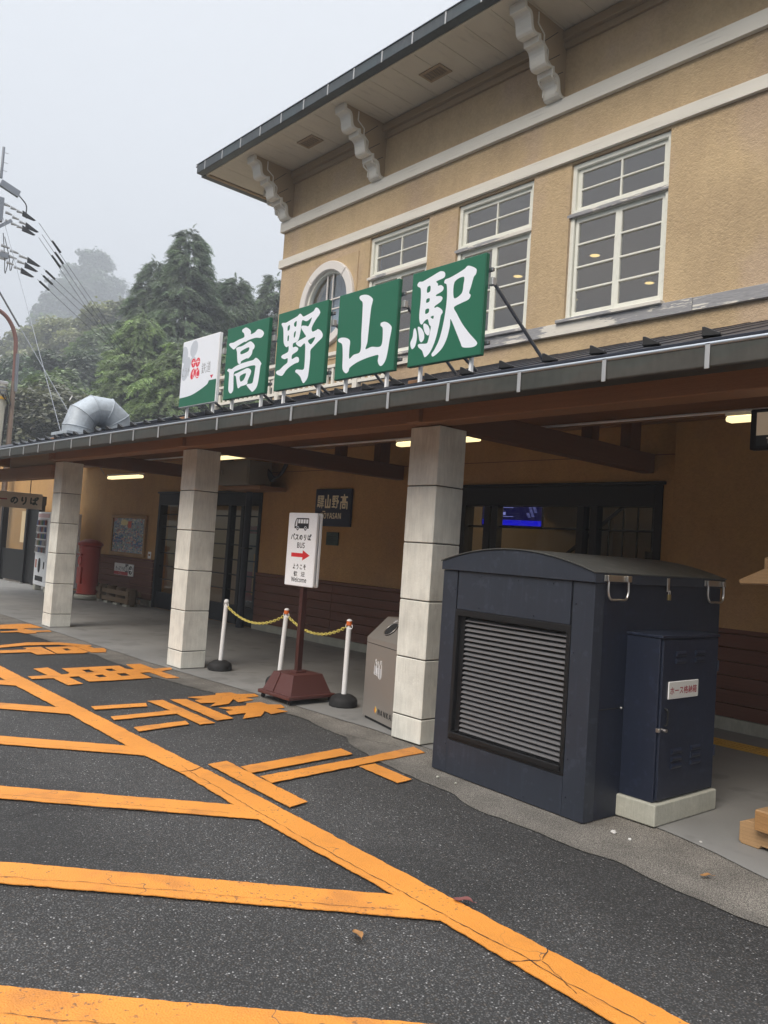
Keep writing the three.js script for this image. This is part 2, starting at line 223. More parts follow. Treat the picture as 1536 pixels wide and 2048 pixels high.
// canvases for print
function print(w, h, draw, rough = 0.45) { const c = document.createElement('canvas'); c.width = w; c.height = h; const g = c.getContext('2d'); draw(g, w, h); const t = new THREE.CanvasTexture(c); t.colorSpace = THREE.SRGBColorSpace; return std({ map: t, roughness: rough }); }
const face = (w, h, x, y, z) => { const g = new THREE.PlaneGeometry(w, h); g.translate(x, y, z); return g; };
const GLYPH = {
  'バ': '~3 2 2.5 4.5 1 8;~6 2.5 7.5 5 9 8.5;7.6 .6 8.3 1.8;9 .2 9.7 1.4', 'ス': '2 2 7.8 2 6.5 4.6 4.4 7 1.5 9;5.6 5.6 8.8 9',
  'の': '~5.2 2.2 4.8 5 3.6 7.6 2.4 7.9 1.6 6.6 1.9 4.4 3.4 2.7 5.4 2 7.4 2.6 8.6 4.4 8.4 6.6 7.2 8 5.6 8.8', 'り': '~3 1.5 2.6 4 2.9 6 3.6 5;~6.8 1.2 7.2 4 6.8 6.8 5.8 8.4 4.4 9.4',
  'ば': '~2 1.5 1.6 5 1.9 8.8 2.6 7;4.2 3.6 8.6 3.3;~6.5 1.4 6.7 4 6.7 7.2 5.8 8.7 4.4 8.6 4.1 7.6 5.1 6.9 6.8 7.2 8.8 8.6;8.2 .6 8.8 1.8;9.4 .2 10 1.4',
  'よ': '~5 1 5.1 4 5.1 7.4 4.2 8.8 2.6 8.7 2.2 7.7 3.2 6.9 5 7.2 8.4 8.8;5.1 3.6 8.2 3.4', 'う': '3.6 1 6.4 1.6;~2 3.9 4.6 3 6.6 3.2 7.6 4.8 7 7 5.4 8.6 3.6 9.5',
  'こ': '~2.4 2.2 5 1.9 7.4 2.2 6 3.4;~2.4 6 2 7.6 3.2 8.6 5.6 8.8 8.2 8.4', 'そ': '2.8 1.6 7 1.2 3 4.6;1.2 5 8.8 4;~8.8 4 5.6 5.2 4.6 7 5.4 8.6 7.2 9', 'や': '~1.4 5 5 3.6 7.6 3.4 8.2 4.8 6.8 5.6;4.2 1.6 5 3;3 2.6 4.2 6 5.2 9.4',
  '歓': '2.2 .8 1 3;1.8 2 5 2;.8 4 5.4 4;2.6 3.2 .6 6;2 4.6 2 9.6;2 5.8 5 5.8;2 7.4 5 7.4;2 9.2 5.2 9.2;3.5 4 3.5 9.2;6.6 .8 5.6 3.4;6.2 2.4 9.6 2.4 8.8 4.2;7.6 4 7.2 6.6 5.4 9.6;7.5 5.6 8.4 7.8 9.8 9.5',
  '迎': '1 1.2 2 2.4;.6 4 2.2 4 2.2 7.4;.4 9.2 2.2 7.6 4 9 9.8 9.2;5.8 1 3.8 2.2 3.8 6.8 5.6 6;6.6 2 9 2 9 6 7.8 6.2;6.6 2 6.6 8.2', 'ホ': '1 3 9 3;5 .8 5 9.4 3.8 8.8;2.8 5 1 8.2;7.2 5 9 8.2', 'ー': '1 5 9 5',
  '格': '.4 3 4 3;2.2 .6 2.2 9.6;2.2 3.4 .4 6.8;2.4 4.4 3.8 5.8;6 .6 4.4 3.6;5.6 1.8 8.6 1.8 7 4 4 6.2;5.4 2.8 9.6 6;5.2 6.2 8.8 6.2 8.8 9.4 5.2 9.4 5.2 6.2',
  '納': '2.2 .6 1 2.6 2.6 2.8;3.4 1.8 .8 5 3.8 4.8;2.4 5 2.4 9.6;1.2 6.4 .6 8.6;3.4 6.2 4 8;5.2 9.6 5.2 2.8 9.4 2.8 9.4 9.2 8.4 9;7.2 .8 7.2 4 5.8 7;7.2 4 8.8 6.6',
  '箱': '2 .4 .8 2.4;1.6 1.4 4.4 1.4;2.8 1.4 3.4 2.6;6.4 .4 5.4 2.4;6 1.4 9.4 1.4;7.4 1.4 8 2.6;.6 4.6 4.4 4.6;2.5 3 2.5 9.6;2.5 5 .6 8;2.8 5.6 4.2 7;5.4 3.6 9 3.6 9 9.4 5.4 9.4 5.4 3.6;5.4 5.6 9 5.6;5.4 7.4 9 7.4',
  'タ': '4.4 .8 3.4 3 1 5.4;3.8 2.4 8.4 2.4 7 6 5 8 2 9.6;3.6 4.6 6.4 6.6', 'ク': '4.4 .8 3.2 3.2 1 5.6;3.8 2.6 8.4 2.6 7.2 6 5 8.2 2.4 9.6', 'シ': '1.6 1.8 3.4 3;1 4.4 2.8 5.6;~1.8 8.8 4.6 7.6 7 5.2 8.8 2.4',
  '鉄': '2.4 .6 .6 3.4;2.4 .6 4.6 2.8;1.4 3.4 3.8 3.4;.8 5.2 4.4 5.2;2.6 3.4 2.6 9;.8 9.2 4.6 8.8;1.2 6.4 1.6 8;4 6.4 3.6 8;6.2 1 5.4 3.6;6 2.6 9.4 2.6;5 5 9.8 5;7.6 1 7.4 5.4 5.2 9.4;7.6 5.4 9.8 9.4',
  '道': '5 .4 5.8 1.6;8.2 .4 7.4 1.6;4 2 9.6 2;6.8 2 6.2 3.2;4.8 3.4 8.8 3.4 8.8 7.6 4.8 7.6 4.8 3.4;4.8 4.8 8.8 4.8;4.8 6.2 8.8 6.2;1.2 1 2.2 2.2;.6 4 2.2 4 2.2 7.2;.4 9.2 2.2 7.6 4 9 9.8 9.2',
  '髙': '5 .2 5 1.6;1 1.8 9 1.8;3.2 1.8 3.2 5.4;6.8 1.8 6.8 5.4;3.2 3 6.8 3;3.2 4.2 6.8 4.2;1 9.8 1 5.4 9 5.4 9 9.8;3.4 6.8 6.6 6.8 6.6 9.2 3.4 9.2 3.4 6.8',
  '野': '1 1 4.4 1 4.4 5 1 5 1 1;1 3 4.4 3;2.7 1 2.7 9;.8 6.8 4.6 6.8;.4 9 5 9;5.6 1 9 1 7.4 2.8;6.2 2.4 8.6 4.2;5.4 4.6 9.6 4.6 8.8 6.2;7.6 4.6 7.6 9 6.2 9.6', '山': '5 .4 5 9.2;1 3.6 1 9.2 9 9.2 9 3.6',
  '驛': '1 .8 1 5.8;1 .8 4.6 .8;1 2.4 4.4 2.4;1 4 4.4 4;2.7 .8 2.7 5.8;1 5.8 4.6 5.8 4.4 9.2 3.6 9;.8 7 .4 9;1.8 7 1.8 8.6;2.8 7 3 8.4;5.4 .8 9.6 .8 9.6 2.8 5.4 2.8 5.4 .8;6.8 .8 6.8 2.8;8.2 .8 8.2 2.8;7.5 2.8 7.5 4.6;5.6 3.8 9.4 3.8;5 5 10 5;6.2 5.4 6.6 6.6;8.8 5.4 8.4 6.6;5.6 6.8 9.4 6.8;5.2 8.2 9.8 8.2;7.5 6.8 7.5 9.8',
  'き': '2 2.6 7.8 2;2 4.6 8.2 4;4.4 .8 6.8 6.4;~3 6.4 2.8 8.2 4.6 9.2 7 9.2', 'っ': '~2.4 5.4 6 4.4 8 5.4 7.4 7.6 5 9', 'ぷ': '4.4 1 5.8 2;~5 3.4 4.2 5.4 5.6 7 5 8.8 3.6 8.4;2.6 5.6 1.2 8.6;7.6 5.6 9 8.4;~8.2 1.4 9 1 9.4 1.8 8.6 2.4 8.2 1.4',
};
function write(g, text, x, y, w, h, lw, color, gap = 0.08) { // text in a row, each glyph w wide and h high
  g.strokeStyle = color; g.lineWidth = lw; g.lineCap = 'round'; g.lineJoin = 'round';
  for (const ch of text) {
    for (let st of (GLYPH[ch] ?? '').split(';')) {
      const soft = st[0] === '~', n = (soft ? st.slice(1) : st).trim().split(/\s+/).map(Number), P = [];
      for (let i = 0; i + 1 < n.length; i += 2) P.push([x + (n[i] / 10) * w, y + (n[i + 1] / 10) * h]);
      if (P.length < 2) continue;
      g.beginPath(); g.moveTo(...P[0]);
      if (soft && P.length > 2) { for (let i = 1; i < P.length - 1; i++) { const e = i === P.length - 2 ? P[i + 1] : [(P[i][0] + P[i + 1][0]) / 2, (P[i][1] + P[i + 1][1]) / 2]; g.quadraticCurveTo(...P[i], ...e); } }
      else for (const p of P.slice(1)) g.lineTo(...p);
      g.stroke();
    }
    x += w * (1 + gap);
  }
}
const parse = (s) => s.trim().split(/\s+/).map((q) => q.split(',').map(Number));
const BRUSH = {
  ko: { ink: ['.376,.059 .460,.044 .551,.086 .586,.121 .589,.158 .682,.148 .753,.117 .837,.139 .895,.181 .892,.215 .838,.242 .708,.223 .541,.229 .478,.244 .440,.238 .285,.271 .194,.307 .130,.277 .063,.228 .083,.206 .168,.209 .300,.188 .429,.173 .419,.117 .373,.086', '.250,.309 .287,.293 .396,.292 .533,.264 .596,.258 .661,.291 .701,.334 .688,.371 .663,.385 .641,.444 .571,.485 .529,.479 .403,.502 .389,.530 .357,.535 .317,.510 .295,.447 .276,.355', '.064,.588 .096,.571 .170,.585 .256,.562 .395,.540 .564,.531 .689,.528 .754,.507 .832,.546 .891,.601 .873,.639 .861,.767 .839,.877 .802,.929 .735,.962 .698,.948 .590,.867 .594,.848 .711,.845 .737,.783 .755,.671 .750,.608 .632,.597 .486,.606 .316,.622 .241,.637 .234,.702 .250,.873 .229,.917 .187,.929 .140,.898 .123,.838 .115,.641 .066,.600', '.255,.668 .351,.655 .488,.632 .571,.624 .635,.646 .663,.678 .646,.722 .595,.797 .593,.833 .547,.849 .433,.858 .387,.877 .353,.853 .297,.708 .262,.687'],
    gap: ['.378,.362 .560,.333 .553,.385 .389,.405', '.399,.713 .540,.690 .499,.770 .421,.788'] },
  ya: { ink: ['.071,.141 .096,.127 .164,.135 .265,.118 .395,.094 .448,.070 .484,.088 .526,.119 .613,.110 .722,.087 .766,.051 .820,.075 .856,.122 .840,.154 .791,.193 .738,.248 .709,.299 .731,.344 .801,.340 .838,.331 .896,.360 .937,.412 .925,.451 .850,.491 .778,.533 .719,.574 .722,.676 .711,.847 .693,.920 .630,.971 .589,.938 .556,.888 .494,.840 .442,.808 .465,.784 .603,.800 .621,.721 .617,.604 .609,.504 .587,.466 .544,.483 .511,.499 .455,.477 .413,.444 .431,.426 .548,.401 .609,.384 .572,.340 .503,.264 .510,.236 .584,.246 .648,.257 .703,.161 .628,.184 .580,.184 .519,.160 .496,.186 .489,.280 .467,.378 .431,.420 .352,.432 .351,.483 .411,.485 .463,.513 .446,.546 .349,.578 .349,.635 .437,.619 .488,.640 .492,.688 .414,.699 .316,.726 .238,.764 .191,.807 .151,.823 .066,.799 .027,.770 .046,.748 .102,.740 .181,.698 .255,.668 .255,.608 .195,.612 .125,.585 .133,.556 .254,.527 .258,.455 .212,.458 .168,.425 .143,.373 .129,.273 .112,.197'],
    gap: ['.210,.194 .250,.179 .253,.234 .215,.247', '.341,.173 .390,.153 .390,.217 .354,.214', '.223,.324 .249,.315 .251,.376 .226,.381', '.356,.298 .390,.283 .380,.350 .356,.355', '.657,.443 .793,.423 .723,.499'] },
  san: { ink: ['.357,.081 .379,.064 .456,.069 .524,.093 .588,.142 .586,.184 .572,.236 .562,.356 .552,.535 .546,.635 .524,.709 .624,.699 .786,.707 .796,.524 .757,.477 .759,.448 .813,.444 .876,.469 .931,.516 .934,.563 .918,.647 .897,.788 .876,.872 .836,.924 .797,.935 .765,.910 .748,.867 .749,.806 .650,.805 .514,.818 .377,.845 .267,.888 .251,.925 .210,.946 .159,.915 .135,.864 .126,.717 .100,.591 .032,.550 .024,.521 .078,.510 .168,.527 .229,.560 .242,.598 .237,.671 .248,.781 .322,.748 .437,.719 .435,.517 .429,.273 .420,.155 .374,.109'],
    gap: [] },
  eki: { ink: ['.072,.124 .097,.101 .146,.107 .241,.087 .343,.062 .401,.052 .453,.070 .468,.103 .449,.129 .348,.145 .372,.177 .373,.199 .420,.202 .456,.233 .441,.266 .358,.289 .363,.306 .419,.316 .450,.340 .431,.373 .349,.406 .350,.428 .388,.424 .446,.459 .465,.493 .442,.525 .426,.613 .397,.735 .360,.827 .313,.894 .255,.929 .231,.901 .206,.855 .145,.806 .152,.779 .262,.789 .286,.756 .303,.685 .312,.619 .288,.591 .258,.528 .211,.541 .177,.570 .145,.543 .130,.460 .137,.307 .126,.181 .082,.147', '.200,.577 .221,.571 .267,.600 .297,.653 .291,.695 .270,.701 .232,.668 .207,.615', '.119,.601 .135,.591 .181,.623 .216,.678 .219,.734 .186,.761 .158,.737 .140,.672', '.060,.610 .082,.601 .108,.661 .112,.724 .094,.790 .056,.816 .031,.787 .023,.742 .051,.684', '.464,.174 .479,.154 .541,.148 .646,.125 .732,.100 .774,.078 .842,.103 .891,.139 .886,.184 .861,.208 .832,.300 .812,.358 .834,.388 .809,.424 .715,.442 .620,.469 .666,.545 .745,.658 .848,.773 .947,.869 .953,.902 .896,.917 .777,.900 .742,.851 .688,.755 .587,.585 .579,.655 .550,.770 .498,.859 .434,.910 .368,.938 .349,.911 .388,.868 .442,.778 .483,.640 .512,.453 .515,.316 .500,.212 .469,.190'],
    gap: ['.223,.184 .265,.177 .267,.232 .224,.240', '.223,.310 .265,.309 .263,.342 .222,.348', '.218,.420 .265,.419 .264,.458 .219,.465', '.298,.513 .340,.507 .336,.539', '.607,.209 .728,.178 .731,.263 .712,.345 .613,.371'] },
};
const ROAD_INK = {
  stop: [['-4.956,-2.971 -4.972,-3.126 -3.959,-3.079 -3.926,-2.926'],
    ['-4.805,-3.137 -4.883,-4.086 -4.714,-4.061 -4.644,-3.119'],
    ['-4.547,-3.125 -4.606,-4.196 -4.661,-4.657 -4.485,-4.607 -4.466,-4.142 -4.388,-3.111'],
    ['-4.424,-3.885 -4.424,-4.035 -3.999,-3.996 -3.981,-3.850'],
    ],
  ban: [['-7.126,-3.991 -7.126,-4.291 -7.204,-4.346 -7.191,-4.512 -7.087,-4.520 -7.039,-4.699 -6.912,-4.663 -6.898,-4.499 -6.777,-4.515 -6.734,-4.321 -6.904,-4.363 -6.703,-4.196 -6.658,-3.963 -6.801,-4.111 -6.833,-3.966 -6.971,-3.982 -6.994,-4.089'],
    ['-6.579,-4.009 -6.565,-4.294 -6.654,-4.360 -6.654,-4.519 -6.527,-4.516 -6.478,-4.635 -6.340,-4.580 -6.339,-4.478 -6.190,-4.508 -6.159,-4.307 -6.300,-4.329 -6.121,-4.172 -6.095,-3.964 -6.283,-4.115 -6.275,-3.946 -6.418,-3.990 -6.438,-4.082'],
    ['-7.084,-3.784 -7.047,-3.933 -6.141,-3.896 -6.124,-3.731'],
    ['-7.099,-3.559 -7.093,-3.707 -6.704,-3.695 -6.049,-3.663 -6.046,-3.518 -6.497,-3.545 -6.481,-2.966 -6.609,-2.993 -6.643,-3.561'],
    ['-7.060,-3.007 -7.017,-3.503 -6.884,-3.455 -6.924,-2.985'],
    ['-6.176,-2.997 -6.219,-3.477 -6.096,-3.445 -6.029,-2.973'],
    ],
  car: [['-9.158,-3.222 -9.197,-3.386 -8.712,-3.363 -8.735,-3.444 -8.816,-3.482 -9.097,-3.506 -9.102,-4.167 -8.846,-4.149 -8.803,-4.226 -9.164,-4.286 -9.161,-4.463 -8.780,-4.451 -8.806,-4.675 -8.680,-4.626 -8.599,-4.445 -8.139,-4.435 -8.156,-4.288 -8.581,-4.300 -8.568,-4.175 -8.234,-4.153 -8.214,-3.693 -8.231,-3.463 -8.565,-3.485 -8.546,-3.372 -8.138,-3.362 -8.107,-3.200 -8.537,-3.209 -8.545,-3.000 -8.706,-3.011 -8.711,-3.214', '-8.933,-3.663 -8.949,-3.754 -8.760,-3.739 -8.755,-3.647', '-8.917,-3.918 -8.934,-4.012 -8.782,-4.004 -8.759,-3.907', '-8.565,-3.659 -8.584,-3.756 -8.438,-3.742 -8.421,-3.647', '-8.592,-3.913 -8.600,-4.023 -8.434,-4.005 -8.426,-3.902'],
    ],
  chu: [['-11.054,-3.442 -11.256,-3.847 -11.178,-4.244 -10.821,-4.545 -10.742,-4.504 -10.810,-4.305 -10.967,-4.150 -10.985,-3.772 -10.833,-3.375'],
    ['-10.599,-3.305 -10.609,-3.603 -10.711,-3.659 -10.775,-3.634 -10.806,-3.869 -10.165,-3.826 -10.167,-3.603 -10.384,-3.603 -10.385,-3.241'],
    ['-10.751,-3.904 -10.775,-4.292 -10.225,-4.261 -10.155,-4.178 -10.191,-3.851', '-10.597,-4.062 -10.603,-4.137 -10.429,-4.126 -10.402,-4.045'],
    ['-10.749,-4.298 -10.777,-4.459 -10.553,-4.469 -10.527,-4.584 -10.364,-4.557 -10.175,-4.468 -10.185,-4.285'],
    ],
  far: [['-13.298,-4.114 -13.405,-4.423 -13.373,-4.583 -12.846,-4.602 -12.814,-4.324 -12.754,-4.287 -12.524,-4.363 -12.525,-4.591 -12.358,-4.559 -12.344,-4.329 -12.200,-4.289 -12.194,-4.130 -12.377,-4.094 -12.355,-3.840 -12.470,-3.866 -12.554,-4.142 -12.765,-4.201 -12.794,-3.963'],
    ],

};
// ---------------------------------------------------------------- ground, road, pavement
{
  const g = new THREE.PlaneGeometry(700, 560, 90, 70); g.rotateX(-Math.PI / 2); g.translate(-230, 0, -120);
  const p = g.attributes.position;
  for (let i = 0; i < p.count; i++) {
    const x = p.getX(i), z = p.getZ(i), d = Math.hypot(x, z), away = step(-z - 0.25 * Math.abs(x) * 0 + 0 * x, 6, 30);
    const n = fbm((x + 400) / 800, (z + 400) / 800, 9, 4, 201) - 0.5, rise = 0.0003 * Math.pow(Math.max(0, d - 45), 2) * (1 - step(Math.atan2(-z, -x), 0.43, 0.52));
    p.setY(i, -0.05 + (rise + n * 5 * step(d, 70, 130)) * step(-x - z * 1.0, 38, 62));
  }
  g.computeVertexNormals();
  struct('terrain', g, M.earth, 'wooded hillside rising behind the station');
}
function sheet(name, pts, y, m, label, tint) { // a flat sheet cut into a fine grid so that its tone can vary from place to place
  const xs = pts.map((p) => p[0]), zs = pts.map((p) => p[1]), s = new THREE.Shape(pts.map(([x, z]) => new THREE.Vector2(x, -z)));
  const g = new THREE.ShapeGeometry(s); g.rotateX(-Math.PI / 2); g.translate(0, y, 0);
  return struct(name, metreUV(g, 'x', false), m, label);
}
function gridSheet(name, x0, x1, edge0, edge1, nx, nz, y, m, label, tint) { // rows follow the two edges z0(x) and z1(x)
  const pos = [], col = [], uv = [], idx = [];
  for (let j = 0; j <= nz; j++) for (let i = 0; i <= nx; i++) {
    const x = x0 + ((x1 - x0) * i) / nx, a = edge0(x), b = edge1(x), z = a + (b - a) * Math.pow(j / nz, 1.6), t = tint(x, z, j / nz);
    pos.push(x, y, z); uv.push(x, -z); col.push(t, t, t);
  }
  for (let j = 0; j < nz; j++) for (let i = 0; i < nx; i++) { const a = j * (nx + 1) + i, b = a + 1, c = a + nx + 1, d = c + 1; idx.push(a, c, b, b, c, d); }
  const g = new THREE.BufferGeometry(); g.setAttribute('position', new THREE.Float32BufferAttribute(pos, 3)); g.setAttribute('uv', new THREE.Float32BufferAttribute(uv, 2)); g.setAttribute('color', new THREE.Float32BufferAttribute(col, 3)); g.setIndex(idx); g.computeVertexNormals();
  return struct(name, g, m, label);
}
const lerpTable = (tab) => (x) => { if (x <= tab[0][0]) return tab[0][1]; for (let i = 1; i < tab.length; i++) if (x <= tab[i][0]) { const t = (x - tab[i - 1][0]) / (tab[i][0] - tab[i - 1][0]); return tab[i - 1][1] + (tab[i][1] - tab[i - 1][1]) * t; } return tab[tab.length - 1][1]; };
const concEdge = lerpTable([[-40, -4.6], [-9.2, -4.62], [-7, -4.72], [-5.3, -4.77], [-2.52, -4.62], [-2.12, -4.53], [-1.78, -4.4], [-1, -4.2], [3, -3.6], [20, -3.4]]);
const gravEdge = lerpTable([[-40, -4.1], [-12, -4.14], [-10.9, -4.22], [-9.6, -4.25], [-8.07, -4.23], [-6.82, -4.39], [-5.93, -4.46], [-5.15, -4.35], [-4.57, -4.12], [-4.02, -4.04], [-3.1, -3.92], [-2.49, -3.9], [-1.54, -3.8], [3, -3.2], [20, -3]]);
const wob = (x, s, a) => (fbm((x + 50) / 100, 0.3, 300, 3, s) - 0.5) * a;
gridSheet('asphalt_road', -45, 25, (x) => gravEdge(x) - 0.6, () => 45, 420, 70, -0.012, M.asphalt, 'dark worn asphalt forecourt', (x, z) => {
  const wet = step(gravEdge(x) + 0.75 - z + wob(x, 5, 0.5), 0, 0.5) * 0.14, n = fbm((x + 50) / 100, (z + 50) / 100, 40, 4, 211); const lane = 0.1 * Math.sin(z * 1.9 + 0.6) * step(z, -2.4, -1.6), oil = step(fbm((x + 50) / 100, (z + 50) / 100, 70, 3, 219), 0.63, 0.74) * 0.3; return 0.84 + 0.5 * n - wet * 1.4 - oil + lane * 0.5 - 0.16 * step(fbm((x + 50) / 100, (z + 50) / 100, 14, 3, 213), 0.48, 0.62); });
gridSheet('gravel_strip', -45, 25, (x) => concEdge(x) - 0.5, (x) => gravEdge(x) + wob(x, 17, 0.12), 900, 12, -0.006, M.gravel, 'washed gravel concrete strip between road and platform', (x, z, t) => 0.72 + 0.5 * fbm((x + 50) / 100, (z + 50) / 100, 60, 4, 217) - 0.25 * step(t, 0.86, 1));
{
  const edge = []; for (let x = -45; x <= 25; x += 0.06) edge.push([x, concEdge(x) + wob(x, 23, 0.022)]);
  const g = new THREE.ShapeGeometry(new THREE.Shape([...edge.map(([x, z]) => new THREE.Vector2(x, -z)), new THREE.Vector2(25, 16), new THREE.Vector2(-45, 16)])); g.rotateX(-Math.PI / 2);
  struct('concrete_floor', metreUV(g, 'x', false), M.floor, 'smooth grey concrete floor under the canopy');
}
// painted markings: thin thermoplastic with broken edges
const jit = rng(31);
function inkShape(poly) { // cut the edges into short steps and fray them a little
  const out = [];
  poly.forEach((p, i) => { const q = poly[(i + 1) % poly.length], L = Math.hypot(q[0] - p[0], q[1] - p[1]), n = Math.max(1, Math.round(L / 0.022)), nx = (q[1] - p[1]) / L, nz = -(q[0] - p[0]) / L; let o = 0;
    for (let k = 0; k < n; k++) { o = o * 0.5 + (jit() - 0.5) * 0.007; const e = k ? o : 0; out.push([p[0] + ((q[0] - p[0]) * k) / n + nx * e, p[1] + ((q[1] - p[1]) * k) / n + nz * e]); } });
  return out.map(([x, z]) => [x, -z]);
}
function ink(name, poly, holes, parent, y = 0.004) { const g = new THREE.ExtrudeGeometry(shapeOf(inkShape(poly), holes.map(inkShape)), { depth: 0.004, bevelEnabled: false }); g.rotateX(-Math.PI / 2); g.translate(0, y - 0.0065, 0); return part(name, g, M.paint, parent); }
function crackLine(parent, pts, w = 0.004) { // a dark seam that wanders
  const L = [], R = []; let o = 0;
  for (let i = 0; i + 1 < pts.length; i++) { const [a, b] = [pts[i], pts[i + 1]], d = Math.hypot(b[0] - a[0], b[1] - a[1]), n = Math.max(2, Math.round(d / 0.03)), nx = (b[1] - a[1]) / d, nz = -(b[0] - a[0]) / d;
    for (let k = 0; k < n + (i + 2 === pts.length ? 1 : 0); k++) { o = o * 0.8 + (jit() - 0.5) * 0.012; const x = a[0] + ((b[0] - a[0]) * k) / n, z = a[1] + ((b[1] - a[1]) * k) / n, ww = w * (0.3 + jit()); L.push([x + nx * (o + ww / 2), z + nz * (o + ww / 2)]); R.push([x + nx * (o - ww / 2), z + nz * (o - ww / 2)]); } }
  const g = new THREE.ShapeGeometry(shapeOf([...L, ...R.reverse()].map(([x, z]) => [x, -z]))); g.rotateX(-Math.PI / 2); g.translate(0, 0.0042, 0); return part('crack', g, M.crack, parent);
}
{
  const main = struct('road_marking', null, null, 'long orange edge line with hatching strokes on the road');
  ink('edge_line', [[-30, -3.05], [-9.45, -2.965], [-6.63, -2.915], [-4.86, -2.89], [-4.84, -2.9], [-4.12, -2.88], [-3.11, -2.845], [-1.71, -2.79], [2.5, -2.66], [2.5, -2.44], [-1.52, -2.565], [-2.4, -2.62], [-3.84, -2.655], [-4.84, -2.715], [-5.38, -2.7], [-6.84, -2.735], [-8.4, -2.75], [-30, -2.83]], [], main);
  for (const [a, b] of [[-8.4, -2.75], [-7.0, -2.735], [-5.52, -2.7], [-4.0, -2.655], [-2.55, -2.62], [-1.22, -2.57], [0.2, -2.52], [-9.9, -2.77], [-11.4, -2.79]]) { // strokes slant back at about 46 degrees
    const c = -0.695, s = 0.719, L = 4.6, h = 0.148, e = (t, o) => [a + o + c * t, b + s * t];
    ink('hatch_stroke', [[a - h + 0.03, b - 0.03], [a + h + 0.03, b - 0.03], e(L, h), e(L, -h)], [], main, 0.0035);
    crackLine(main, [e(0.12, h * 0.5), e(L * 0.7, h * 0.5)], 0.003);
  }
  for (const p of [[[-5.27, -4.39], [-4.98, -4.47], [-4.72, -4.53]], [[-4.55, -1.53], [-4.6, -1.7], [-4.56, -1.82], [-4.47, -1.97], [-4.33, -2.15], [-4.2, -2.28]], [[-4.9, -0.7], [-4.3, -1.1], [-3.6, -1.15]]]) crackLine(main, p, 0.007);
  crackLine(main, [[-5.0, -2.79], [-3.9, -2.715], [-2.6, -2.67], [-1.2, -2.63], [1, -2.55]], 0.004);
  crackLine(main, [[-4.93, -2.93], [-4.86, -2.8], [-4.87, -2.7]], 0.007); crackLine(main, [[-1.98, -2.83], [-1.92, -2.7], [-2.0, -2.57]], 0.005);
  crackLine(main, [[-1.92, -2.7], [-1.7, -2.62]], 0.003); crackLine(main, [[-4.7, -1.72], [-4.4, -2.0], [-4.2, -2.28]], 0.006);
  const labels = { stop: 'orange painted character nearest the first column and navy box', ban: 'orange painted character with two leaf shapes before the bus sign', car: 'orange painted character with four small windows before the second column', chu: 'orange painted character with one small window beyond the second column', far: 'orange painted character beside the third column' };
  for (const [k, list] of Object.entries(ROAD_INK)) {
    const g = struct('road_marking', null, null, labels[k]);
    for (const [outer, ...holes] of list) ink('stroke', parse(outer), holes.map(parse), g, 0.005);
  }
}
{ // yellow guiding tiles along the wall
  const g = struct('tactile_paving', null, null, 'row of yellow ribbed guiding tiles along the wall');
  const tile = mergeGeometries([bx(-0.148, 0.148, 0, 0.006, -0.148, 0.148, 0.003), ...[-0.105, -0.035, 0.035, 0.105].map((z) => bx(-0.13, 0.13, 0.004, 0.011, z - 0.012, z + 0.012, 0.003))]);
  for (let i = 0; i < 9; i++) { const t = part('tile', tile, M.yellowTile, g); t.position.set(-3.9 + i * 0.3, 0.001, -7.42); }
}

